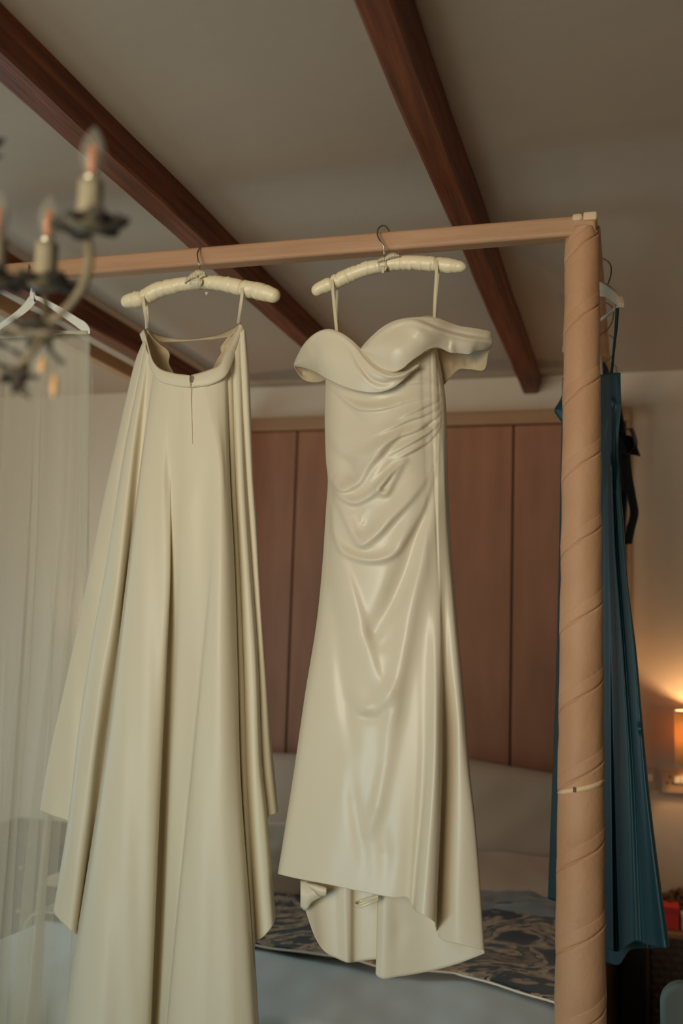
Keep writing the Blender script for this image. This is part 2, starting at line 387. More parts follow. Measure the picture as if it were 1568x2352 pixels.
# pale gap in the wrapping of the near post, seen about chest height
def helix_strip(name, z_left, rise, a0, a1, h0, h1, m, par, dr):
    n = 30; a = np.linspace(a0, a1, n); V_ = []
    s = np.linspace(0, 1, n)
    for ai, si in zip(a, s):
        z = z_left + rise * si; r = .040 + .016 * (2.583 - z) / (2.583 - .75) + dr
        hh = (h0 + (h1 - h0) * si) * min(1, 6 * si + .15, 6 * (1 - si) + .3)
        for k, dz in enumerate((-hh / 2, hh / 2)):
            V_.append((PX_ + r * math.sin(ai), RY - r * math.cos(ai), z + dz))
    return mesh(name, V_, gridfaces(n, 2), m, par, True, .0012)
hz0 = V(1278, 1826, 2.33).z; hz1 = V(1384, 1793, 2.36).z
helix_strip('bare_strip', hz0, hz1 - hz0, -1.25, 1.35, .009, .0135, M['wrapgap'], fp, .0018)
ti = V(1319, 1814, 2.325)
tb = boxm('wrap_staple', (ti.x - .0032, RY - .0562, ti.z - .0055), (ti.x + .0032, RY - .0505, ti.z + .0050), M['tie'], fp, .0006)
# canopy rails: foot rail, two side rails, head rail
def rail(name, lo, hi, m): 
    o = boxm(name, lo, hi, m, bed, .0085); o.modifiers['bevel'].segments = 4; return o
rail('canopy_rail', (-1.93, RY - .024, RZ - .026), (-.0765, RY + .024, RZ + .024), M['rail'])
# the near side rail lies over the foot rail: pale half-lap ends and the long rail
for y0, y1, x0, x1 in ((RY - .032, RY - .004, -.133, -.074),):
    xm = (x0 + x1) / 2 - .003
    a = boxm('lap_joint_end', (x0, y0, RZ + .0060), (xm - .0004, y0 + .06, RZ + .0260), M['block'], bed, .008)
    boxm('lap_joint_end', (xm + .0004, y0, RZ + .0060), (x1, y0 + .06, RZ + .0266), M['block'], bed, .004)
rail('canopy_rail', (-.118, RY + .032, RZ - .030), (-.068, PYR + .03, RZ + .020), M['raildark'])
rail('canopy_rail', (-1.93, RY + .030, RZ - .026), (-1.88, PYR + .03, RZ + .024), M['raildark'])
boxm('bed_base', (-1.87, 2.60, .0), (-.15, 4.36, .36), M['base'], bed, .02)

# ------------------------------------------------------------------ mattress, sheet, quilt, pillows
BX0, BX1, BY0, BY1, BZ = -1.95, -.17, 2.58, 4.36, .60
def noise2(x, y, seed, sc):
    r = np.random.RandomState(seed); o = 0
    for i in range(7):
        a = r.uniform(0, 6.28); k = sc * r.uniform(.6, 2.2); o = o + np.sin((x * math.cos(a) + y * math.sin(a)) * k + r.uniform(0, 6.28)) / (1 + .5 * i)
    return o / 3
def drape(x0, x1, y0, y1, z, nx, ny, drop_r, amp, seed, sc, rad=.07, zfun=None):
    """a cloth lying on the bed top and hanging over both long sides by drop_r"""
    L_ = (x1 - x0) + 2 * drop_r; s = np.linspace(-drop_r, x1 - x0 + drop_r, nx); w = x1 - x0
    X = np.clip(s, 0, w) + x0; over = np.maximum(0, np.maximum(-s, s - w)); side = np.where(s < 0, -1, 1)
    X = X + side * rad * np.sin(np.clip(over / rad, 0, math.pi / 2)); dz = np.where(over < rad * math.pi / 2, rad * (1 - np.cos(np.clip(over / rad, 0, math.pi / 2))), rad + over - rad * math.pi / 2)
    Yg = np.linspace(y0, y1, ny)
    XX, YY = np.meshgrid(X, Yg); ZZ = z - np.broadcast_to(dz, XX.shape)
    ZZ = ZZ + amp * noise2(XX, YY, seed, sc)
    if zfun is not None: ZZ = ZZ + zfun(XX, YY)
    return np.stack([XX, YY, ZZ], -1)
mt = bevel(boxm('mattress', (BX0 + .06, BY0, .362), (BX1 - .0, BY1 - .01, BZ - .03), M['whitecot'], None, 0, base=(-1, 3.4, .362)), .05, 4)
tag(mt, 'thick pale mattress on the four-poster bed base under the grey bedding', 'mattress')
P = drape(BX0 + .06, BX1 - .02, BY0 - .40, BY1 - .02, BZ, 130, 150, .16, .010, 3, 7)
ov = np.maximum(0, BY0 - P[..., 1]); ra = .07                      # the foot end turns down over the mattress edge
P[..., 2] += .0035 * noise2(P[..., 0] * 1.6, P[..., 1] * .7, 41, 26)
P[..., 2] -= np.where(ov < ra * math.pi / 2, ra * (1 - np.cos(np.clip(ov / ra, 0, math.pi / 2))), ra + ov - ra * math.pi / 2)
P[..., 1] = np.where(ov > 0, BY0 - ra * np.sin(np.clip(ov / ra, 0, math.pi / 2)) + .006 * noise2(P[..., 0], P[..., 2], 17, 9) * np.clip(ov / .2, 0, 1), P[..., 1])
tag(grid('grey_duvet', P, M['sheet'], None, .006, base=(-1, 3.3, BZ)), 'smooth grey-blue duvet spread over the foot of the bed', 'duvet')
# quilt: its front edge sags to the right like the photo
def quilt_z(X, Y): return .012 + .018 * np.exp(-((Y - 3.75) / .18) ** 2) + .006 * noise2(X, Y, 11, 22)
P = drape(BX0 + .04, BX1 + .01, 3.0, 3.74, BZ + .012, 140, 70, .28, .012, 9, 9, zfun=quilt_z)
sk = np.interp(P[..., 0], [-2.1, -1.14, -.72, -.5, -.2, -.05], [.10, .06, -.02, .02, -.13, -.22])
P[..., 1] += sk * np.linspace(1, .4, P.shape[0])[:, None]
q = grid('patterned_quilt', P, M['quilt'], None, .012, base=(-1, 3.4, BZ))
tag(q, 'dark navy and tan scroll-patterned quilt folded across the bed', 'quilt')
n = P.shape[1]; hemq = tube('piped_hem', P[0] + np.array([0, -.004, 0]), .0035, M['whitecot'], q, 6); hemq.location = (0, 0, 0)

def cushion(name, c, w, h, t, tilt, yaw, m, label, seed, cat='pillow', sq=.75, roll=0, group=None):
    nu, nv = 40, 28; V_, f = [], []
    u = np.linspace(-1, 1, nu); v = np.linspace(-1, 1, nv); U, Vv = np.meshgrid(u, v)
    th = t / 2 * ((1 - np.abs(U) ** 2.6) * (1 - np.abs(Vv) ** 2.6)) ** .55
    px = U * w / 2 * (1 - .07 * (1 - np.abs(U)) * 0 - .05 * (1 - Vv**2) * np.abs(U)**3 * -1 * 0) * (1 - .06 * (1 - np.abs(Vv)) * 0)
    px = U * w / 2 * (.95 + .05 * np.abs(Vv) ** 3); pz = Vv * h / 2 * (.94 + .06 * np.abs(U) ** 3)
    wr = .008 * noise2(U * 3, Vv * 3, seed, 2.2) * (th / t * 2)
    A = np.stack([px, -th + wr, pz], -1); B = np.stack([px, th + wr, pz], -1)
    R = Matrix.Rotation(yaw, 3, 'Z') @ Matrix.Rotation(tilt, 3, 'X') @ Matrix.Rotation(roll, 3, 'Y')
    R = np.array(R)
    pts = np.concatenate([A.reshape(-1, 3), B.reshape(-1, 3)]) @ R.T + np.array(c)
    g = gridfaces(nv, nu); fa = g[:, ::-1].tolist() + (g + nu * nv).tolist()
    o = mesh(name, pts, fa, m, None, True, 0, base=c)
    bmx = bmesh.new(); bmx.from_mesh(o.data); bmesh.ops.remove_doubles(bmx, verts=bmx.verts, dist=.0006); bmesh.ops.recalc_face_normals(bmx, faces=bmx.faces); bmx.to_mesh(o.data); bmx.free()
    return tag(o, label, cat, group)
cushion('pillow', (-.50, 4.26, .845), .84, .46, .17, -.20, 0, M['pillow'], 'large beige pillow propped against the cupboard doors near the bed post', 1, roll=.10)
cushion('pillow', (-1.46, 4.27, .835), .84, .46, .17, -.20, 0, M['pillow'], 'beige pillow propped against the cupboard doors behind the gap between skirt and gown', 2, roll=-.02)
cushion('pillow', (-.50, 4.00, .665), .82, .42, .15, -1.42, 0, M['pillow'], 'flat beige pillow lying at the foot of the large propped pillow', 3)
cushion('pillow', (-1.50, 4.00, .665), .80, .42, .14, -1.42, 0, M['pillow'], 'flat tan pillow lying behind the white cushion', 4)
cushion('cushion', (-1.31, 3.63, .725), .40, .32, .13, -.35, .45, M['whitecot'], 'small white cushion standing on the bed between skirt and gown', 5, cat='cushion')
# crumpled grey throw between the quilt and the pillows
xs = np.linspace(-1.80, -.25, 120); ys = np.linspace(3.60, 3.98, 50); XX, YY = np.meshgrid(xs, ys)
e = np.clip((YY - 3.60) / .05, 0, 1) * np.clip((3.98 - YY) / .05, 0, 1)
ZZ = BZ + .028 + e * (.035 + .022 * noise2(XX, YY, 21, 18) + .012 * noise2(XX, YY, 22, 45))
XX = XX + .02 * noise2(XX, YY, 23, 14)
tag(grid('folded_throw', np.stack([XX, YY, ZZ], -1), M['throw'], None, .006, base=(-1, 3.8, BZ)), 'crumpled dark grey sheet heaped between the quilt and the pillows', 'blanket')

# ------------------------------------------------------------------ right-hand bedside: wall lamp, sockets, chest
def wall_lamp(cx, label, energy):
    zc = 1.185; t = thing('wall_lamp', (cx, YW - .002, zc), label, 'lamp', 'wall lamps beside the bed')
    n = 40; th = np.arange(n) / n * 2 * math.pi; r = .098; y0 = YW - .125
    prof = [(r, -.088), (r, .130)]
    P = np.array([[(cx + rr * math.cos(a), y0 + rr * math.sin(a), zc + z) for a in th] for rr, z in prof])
    grid('lamp_shade', P, M['shade'], t, .0015, True)
    for z in (-.088, .130):
        tube('shade_ring', [(cx + r * math.cos(a), y0 + r * math.sin(a), zc + z) for a in np.linspace(0, 2 * math.pi, 41)], .0028, M['whitecot'], t, 6, caps=False)
    tube('lamp_arm', [(cx, YW - .015, zc - .05), (cx, YW - .06, zc - .06), (cx, y0, zc - .05), (cx, y0, zc - .02)], .006, M['brass'], t, 8, 16)
    lathe('lamp_holder', [(0, -.03), (.016, -.03), (.016, .02), (0, .02)], (cx, y0, zc - .01), M['brass'], t, 16)
    o = tube('back_plate', [(cx, YW - .018, zc - .05), (cx, YW - .001, zc - .05)], .04, M['brass'], t, 24)
    l = bpy.data.lights.new('lamp_bulb', 'POINT'); l.energy = energy; l.color = (1, .69, .36); l.shadow_soft_size = .022
    lo = bpy.data.objects.new('lamp_bulb', l); COL.objects.link(lo); lo.parent = t; lo.location = (0, y0 - YW + .002, .058)
    return t
lx = V(1549, 1700, YW - .125).x + .098
wall_lamp(lx, 'lit amber drum wall lamp at the edge of the wall beside the teal dress', 3.7)
wall_lamp(-2.0 - lx - .05, 'lit amber drum wall lamp hidden behind the overskirt', 9.0)

def socket(x0, x1, z0, z1, label, rockers):
    t = thing('wall_socket', ((x0 + x1) / 2, YW - .001, z0), label, 'socket', 'metal sockets under the wall lamp')
    boxm('back_box', (x0, YW - .012, z0), (x1, YW - .0005, z1), M['gapdark'], t, .002)
    boxm('face_plate', (x0 - .004, YW - .017, z0 - .004), (x1 + .004, YW - .0115, z1 + .004), M['switch'], t, .002)
    zm = (z0 + z1) / 2; w = x1 - x0
    for k, s in rockers:
        xc = x0 + w * k
        if s == 'r':
            r = boxm('rocker_switch', (xc - .012, YW - .023, zm - .004), (xc + .012, YW - .0165, zm + .024), M['switchw'], t, .001)
        else:
            for dx, dz, a, b in ((0, .020, .003, .006), (-.011, -.006, .005, .003), (.011, -.006, .005, .003)):
                boxm('socket_slot', (xc + dx - a, YW - .0176, zm + dz - b), (xc + dx + a, YW - .0165, zm + dz + b), M['black'], t, 0)
    return t
a = V(1520, 1818, YW); b = V(1600, 1772, YW)
socket(a.x, a.x + .142, a.z + .003, a.z + .088, 'brushed metal double socket directly below the lit wall lamp', ((.22, 's'), (.42, 'r'), (.62, 'r'), (.82, 's')))
a2 = V(1502, 1816, YW)
socket(a2.x - .086, a2.x, a2.z + .003, a2.z + .088, 'brushed metal single socket half hidden by the teal dress', ((.3, 's'), (.78, 'r')))

ch = thing('wicker_chest', (.30, 4.3, 0), 'dark woven wicker bedside chest under the wall lamp', 'chest')
cx0, cx1, cy0, cy1, cz = .06, .62, 4.20, 4.46, .485
boxm('body', (cx0 + .01, cy0 + .012, .02), (cx1 - .01, cy1 - .01, cz - .022), M['wicker'], ch, .01)
boxm('top', (cx0 - .005, cy0 - .008, cz - .020), (cx1 + .005, cy1, cz), M['tabletop'], ch, .004)
V_, f_ = [], []
rows, cols = 15, 24
for i in range(rows):                              # the woven front, strand by strand
    for j in range(cols):
        x = cx0 + .015 + (j + .5) * (cx1 - cx0 - .03) / cols; z = .035 + (i + .5) * (cz - .07) / rows
        hw = (cx1 - cx0 - .03) / cols * .62; hh = (cz - .07) / rows * .40; dy = .009 if (i + j) % 2 else .002; k = len(V_)
        V_ += [(x - hw, cy0 + .013, z - hh), (x + hw, cy0 + .013, z - hh), (x + hw, cy0 + .013, z + hh), (x - hw, cy0 + .013, z + hh),
               (x - hw * .4, cy0 + .012 - dy, z - hh * .7), (x + hw * .4, cy0 + .012 - dy, z - hh * .7), (x + hw * .4, cy0 + .012 - dy, z + hh * .7), (x - hw * .4, cy0 + .012 - dy, z + hh * .7)]
        f_ += [(k + 4, k + 5, k + 6, k + 7), (k, k + 1, k + 5, k + 4), (k + 1, k + 2, k + 6, k + 5), (k + 2, k + 3, k + 7, k + 6), (k + 3, k, k + 4, k + 7)]
tag(mesh('weave', V_, f_, M['wicker'], ch, True), kind='stuff')
# things standing on the chest
rx = V(1541, 2085, 4.29).x
rb = thing('red_box', (rx, 4.29, cz), 'small red box on the wicker chest', 'box')
boxm('body', (rx - .045, 4.245, cz + .0005), (rx + .028, 4.335, cz + .062), M['red'], rb, .002)
boxm('lid', (rx - .047, 4.243, cz + .0625), (rx + .030, 4.337, cz + .085), M['red'], rb, .002)
wb = thing('white_box', (rx + .11, 4.30, cz), 'low white box beside the red box on the wicker chest', 'box')
boxm('body', (rx + .036, 4.25, cz + .0005), (rx + .20, 4.35, cz + .045), M['paper'], wb, .002)
boxm('lid', (rx + .034, 4.248, cz + .0455), (rx + .202, 4.352, cz + .064), M['whitecot'], wb, .002)
pb = thing('dried_flower_bowl', (rx + .06, 4.41, cz), 'bowl of brown dried flowers behind the red box', 'bowl')
lathe('bowl', [(.0, .0005), (.035, .0005), (.075, .05), (.085, .075), (.080, .075), (.07, .05), (.0, .01)], (rx + .06, 4.375, cz), M['wicker'], pb, 24)
V_, f_ = [], []
for i in range(70):
    a_ = random.uniform(0, 6.28); rr = .085 * math.sqrt(random.random()); c = Vector((rx + .06 + rr * math.cos(a_) * 1.2, 4.375 + rr * math.sin(a_) * .8, cz + .075 + random.uniform(0, .05) * (1.2 - rr / .1))); s = random.uniform(.009, .017)
    k = len(V_)
    V_ += [tuple(c + Vector(v) * s) for v in ((1, 0, 0), (-1, 0, 0), (0, 1, 0), (0, -1, 0), (0, 0, 1), (0, 0, -1))]
    f_ += [tuple(k + i2 for i2 in t3) for t3 in ((0, 2, 4), (2, 1, 4), (1, 3, 4), (3, 0, 4), (2, 0, 5), (1, 2, 5), (3, 1, 5), (0, 3, 5))]
tag(mesh('dried_flowers', V_, f_, M['dried'], pb, False), kind='stuff')
# made-up dark block standing in for shade in the gap between post and chest
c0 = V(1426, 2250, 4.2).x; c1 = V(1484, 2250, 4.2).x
cb = thing('shade_gap_block', ((c0 + c1) / 2, 4.3, 0), 'narrow near-black block added for the shaded gap between the rear bed post and the wicker chest', 'gap_block')
boxm('body', (c0, 4.20, .0), (c1, 4.45, .56), M['gap_block'], cb, .004)
boxm('door', (c0 + .004, 4.188, .03), (c1 - .004, 4.199, .545), M['gap_block'], cb, .002)  # door and handle are invented along with the block
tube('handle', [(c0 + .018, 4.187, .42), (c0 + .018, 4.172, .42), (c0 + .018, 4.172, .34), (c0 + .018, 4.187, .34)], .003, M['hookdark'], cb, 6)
# left of the bed, seen through the veil
lc = thing('dark_bedside_chest', (-2.62, 4.25, 0), 'dark wooden bedside chest left of the bed behind the sheer veil', 'chest')
boxm('body', (-2.92, 4.06, .03), (-2.30, 4.47, .60), M['darkcot'], lc, .006)
boxm('top', (-2.94, 4.04, .601), (-2.28, 4.48, .625), M['base'], lc, .005)
for z0, z1 in ((.05, .22), (.235, .405), (.42, .59)):
    dr_ = boxm('drawer', (-2.90, 4.045, z0), (-2.32, 4.059, z1), M['base'], lc, .003)
    lathe('knob', [(0, -.012), (.012, -.008), (.014, .0), (.012, .008), (0, .012)], (-2.61, 4.032, (z0 + z1) / 2), M['brass'], dr_, 14)
cushion('cushion', (-1.88, 3.78, .76), .34, .34, .12, -.3, .5, M['pillow'], 'grey-brown square cushion at the left edge of the bed behind the veil', 8, cat='cushion')
for k_, (zz_, mm_, w_, lab_) in enumerate(((.632, 'darkcot', .50, 'dark folded jumper at the bottom of the clothes pile behind the veil'), (.672, 'pillow', .46, 'beige folded jumper on top of the dark one behind the veil'))):
    xs = np.linspace(-1, 1, 26); ys = np.linspace(-1, 1, 20); XX, YY = np.meshgrid(xs, ys); hh = .036 * ((1 - XX**6) * (1 - YY**6)) ** .5
    tp = np.stack([-1.80 + XX * w_ / 2, 3.38 + YY * .15, zz_ + hh * (.85 + .15 * noise2(XX * 3, YY * 3, 31 + k_, 3))], -1); bt = np.stack([-1.80 + XX * w_ / 2, 3.38 + YY * .15, np.full(XX.shape, zz_)], -1)
    g_ = gridfaces(20, 26); o_ = mesh('folded_jumper', np.concatenate([tp.reshape(-1, 3), bt.reshape(-1, 3)]), g_[:, ::-1].tolist() + (g_ + 520).tolist(), M[mm_], None, True, 0, base=(-1.80, 3.38, zz_))
    tag(o_, lab_, 'jumper')
# rounded grey chair back in the lower corner
cc = V(1560, 2300, 2.9)
cr_ = thing('grey_chair', (cc.x, 3.0, 0), 'rounded grey-green upholstered chair back at the lower corner', 'chair')
def round_pad(name, x, y0, y1, z0, z1, w, m):
    n = 28; top = [(x + w / 2 * math.cos(a), z1 - w / 2 + w / 2 * math.sin(a)) for a in np.linspace(0, math.pi, n)]
    o2 = [(x + w / 2, z0)] + top + [(x - w / 2, z0)]
    k = len(o2); V2 = [(a, y0, b) for a, b in o2] + [(a, y1, b) for a, b in o2]
    f2 = [list(range(k)), list(range(2 * k - 1, k - 1, -1))] + [[i, i + k, (i + 1) % k + k, (i + 1) % k] for i in range(k)]
    return bevel(mesh(name, V2, f2, m, cr_, False), .014, 4)
cw = .085 * 1.4
ztop = V(1543, 2258, 2.9).z
round_pad('backrest', V(1516, 2300, 2.9).x + cw / 2, 2.9, 2.95, .42, ztop, cw, M['chair'])
xb = V(1516, 2300, 2.9).x
boxm('seat', (xb - .005, 2.955, .36), (xb + .38, 3.38, .44), M['chair'], cr_, .02)
round_pad('backrest', xb + cw / 2 + .125, 2.9, 2.95, .42, ztop, cw, M['chair'])
for x_, y_ in ((xb + .03, 2.985), (xb + .35, 2.985), (xb + .03, 3.34), (xb + .35, 3.34)):
    tube('leg', [(x_, y_, .37), (x_, y_, .0)], [.016, .011], M['beam'], cr_, 10)

# ------------------------------------------------------------------ padded hangers
def padded_hanger(path, radii, Y, hook, hookx, label, notches, bowc, seed):
    c = at(*np.array(path).T, Y); rnd = np.random.RandomState(seed)
    mid = np.array(path)[len(path) // 2]
    t = thing('padded_hanger', Vector(c[len(c) // 2]), label, 'hanger', 'cream satin padded hangers')
    sc = depth(c[len(c) // 2]) / F
    p = cr(c, 220); s = np.linspace(0, 1, 220); pr = np.array(path, float)
    xs = np.interp(s, np.linspace(0, 1, 220), np.interp(np.arange(220), np.arange(220), np.linspace(pr[0, 0], pr[-1, 0], 220)))
    r = np.interp(s, np.linspace(0, 1, len(radii)), radii) * sc
    end = np.minimum(s, 1 - s) / .035; r = r * np.sqrt(np.clip(1 - (1 - np.clip(end, 0, 1)) ** 2, .02, 1))
    pxs = cr(pr, 220)[:, 0]
    for nx in notches: r = r * (1 - .16 * np.exp(-((pxs - nx) / 2.6) ** 2))
    n = 40; th = np.arange(n) / n * 2 * math.pi
    T = np.gradient(p, axis=0); T /= np.linalg.norm(T, axis=1)[:, None]
    N = np.array([0, -1., 0]) - T * (T @ np.array([0, -1., 0]))[:, None]; N /= np.linalg.norm(N, axis=1)[:, None]; B = np.cross(T, N)
    # gathered satin: short ruches across the pad, strongest along its lower seam
    g = np.zeros((220, n))
    for k in range(120):
        s0 = rnd.uniform(.03, .97); w = rnd.uniform(.0025, .007); a0 = rnd.choice([1.1, 4.6, 5.3, 1.6, 4.0]) + rnd.normal(0, .4); aw = rnd.uniform(.5, 1.2)
        da = (th - a0 + math.pi) % (2 * math.pi) - math.pi
        g += rnd.uniform(-1, 1) * .12 * np.exp(-((s - s0 - .01 * 0) / w) ** 2)[:, None] * np.exp(-(da / aw) ** 2)[None, :]
    R = r[:, None] * (1 + g)
    P = p[:, None, :] + R[..., None] * (np.cos(th)[None, :, None] * N[:, None, :] + np.sin(th)[None, :, None] * B[:, None, :])
    i0 = int(np.argmin(abs(pxs - notches[0]))); i1 = int(np.argmin(abs(pxs - notches[1])))
    def seg(name, a, b):
        Q = P[a:b]; f = gridfaces(b - a, n, True).tolist() + [list(range(n)), list(range((b - a - 1) * n + n - 1, (b - a - 1) * n - 1, -1))]
        return mesh(name, Q.reshape(-1, 3), f, M['padsatin'], t)
    seg('padded_bar', i0, i1 + 1); seg('tip_cover', 0, i0 + 1); seg('tip_cover', i1, 220)
    # wire hook over the rail
    hp = np.array([at(x, y, yy) for x, y, yy in hook]); tube('hook', hp, .0021, M['metal'], t, 8, 60)
    # ribbon band and bow at the middle
    im = int(np.argmin(abs(pxs - bowc[0]))); cc_ = p[im]; rr = r[im] * 1.05
    band = []
    for k in range(33):
        a_ = k / 32 * 2 * math.pi; band.append(cc_ + rr * (math.cos(a_) * N[im] + math.sin(a_) * B[im]))
    ribbon('ribbon_band', band, bowc[1] * sc, T[im], M['ribbon'], t, 48)
    for nm, ta, ba, d0, bl in bowc[2]:
        a_ = cr(ta, 26); b_ = cr(ba, 26); v_ = np.linspace(0, 1, 8)[:, None, None]; G = a_[None] * (1 - v_) + b_[None] * v_
        dd = d0 + bl * np.sin(np.linspace(0, math.pi, 8))[:, None] * np.sin(np.linspace(.2, 2.6, 26))[None, :] + .0012 * np.sin(G[..., 0] * 1.1)
        grid(nm, at(G[..., 0], G[..., 1], Y - dd), M['ribbon'], t, .0008)
    return t
HY = 2.335
padded_hanger([(279, 697), (300, 690), (326, 685), (362, 667), (403, 656), (454, 648.5), (502, 650), (558, 662), (604, 671), (628, 679), (641, 685)],
              [14, 18, 19, 17.5, 16, 15, 16, 17.5, 19, 19.5, 15], HY,
              [(459, 640, HY), (458.5, 622, HY), (457, 607, HY - .008), (454, 592, HY - .008), (454, 579, HY + .004), (459, 570, HY + .018), (467, 570, HY + .05), (476, 582, HY + .09), (478, 600, HY + .098)],
              0, 'cream padded satin hanger with a ribbon bow holding the overskirt', (328, 556),
              (452, 26, [('bow_tail', [(452, 622), (440, 626), (430, 637), (423, 651)], [(455, 636), (447, 639), (438, 643), (424, 651.5)], .020, .008),
                         ('bow_loop', [(447, 622), (452, 619.5), (462, 619.5), (468, 621)], [(450, 634), (456, 634), (464, 631), (471, 630)], .024, .010),
                         ('bow_loop', [(458, 628), (464, 626), (470, 626), (474, 632)], [(456, 640), (461, 640), (466, 637), (473, 634)], .022, .008),
                         ('bow_loop', [(455, 638), (459, 638), (462, 640), (465, 642)], [(454, 648), (457, 656), (460, 658), (464, 650)], .022, .006),
                         ('bow_tail', [(470, 670.5), (473, 670.5), (476, 670.5), (479, 670.5)], [(473.4, 678), (473.8, 678.5), (474.2, 678.5), (474.6, 678)], .004, .002)]), 3)
padded_hanger([(717, 674), (735, 662), (762, 651), (792, 636.5), (836, 619), (880, 609), (926, 603.5), (972, 604.5), (1004, 608), (1040, 611), (1071, 614)],
              [13, 16, 17, 16.5, 16, 15.5, 16, 16.5, 17, 17, 10], HY,
              [(883, 600, HY), (882, 585, HY), (880.5, 566, HY - .006), (872, 552, HY - .008), (867, 541, HY - .006), (867, 530, HY + .004), (872, 521, HY + .014), (882, 518.5, HY + .03), (891, 526, HY + .06), (897, 540, HY + .09)],
              0, 'cream padded satin hanger tilted upward holding the off-shoulder gown', (763, 1001),
              (882, 21, [('bow_loop', [(883, 591), (892, 583), (904, 579.5), (917, 585)], [(884, 599), (896, 595), (908, 592), (917.5, 589)], .020, .012),
                         ('bow_loop', [(866, 600), (872, 593), (878, 590), (886, 590)], [(867, 604), (873, 602), (880, 600), (886, 600)], .020, .008),
                         ('bow_tail', [(874, 612), (879, 611), (885, 612), (890, 612)], [(877, 627), (879, 628), (882, 625), (885, 622)], .020, .003)]), 5)

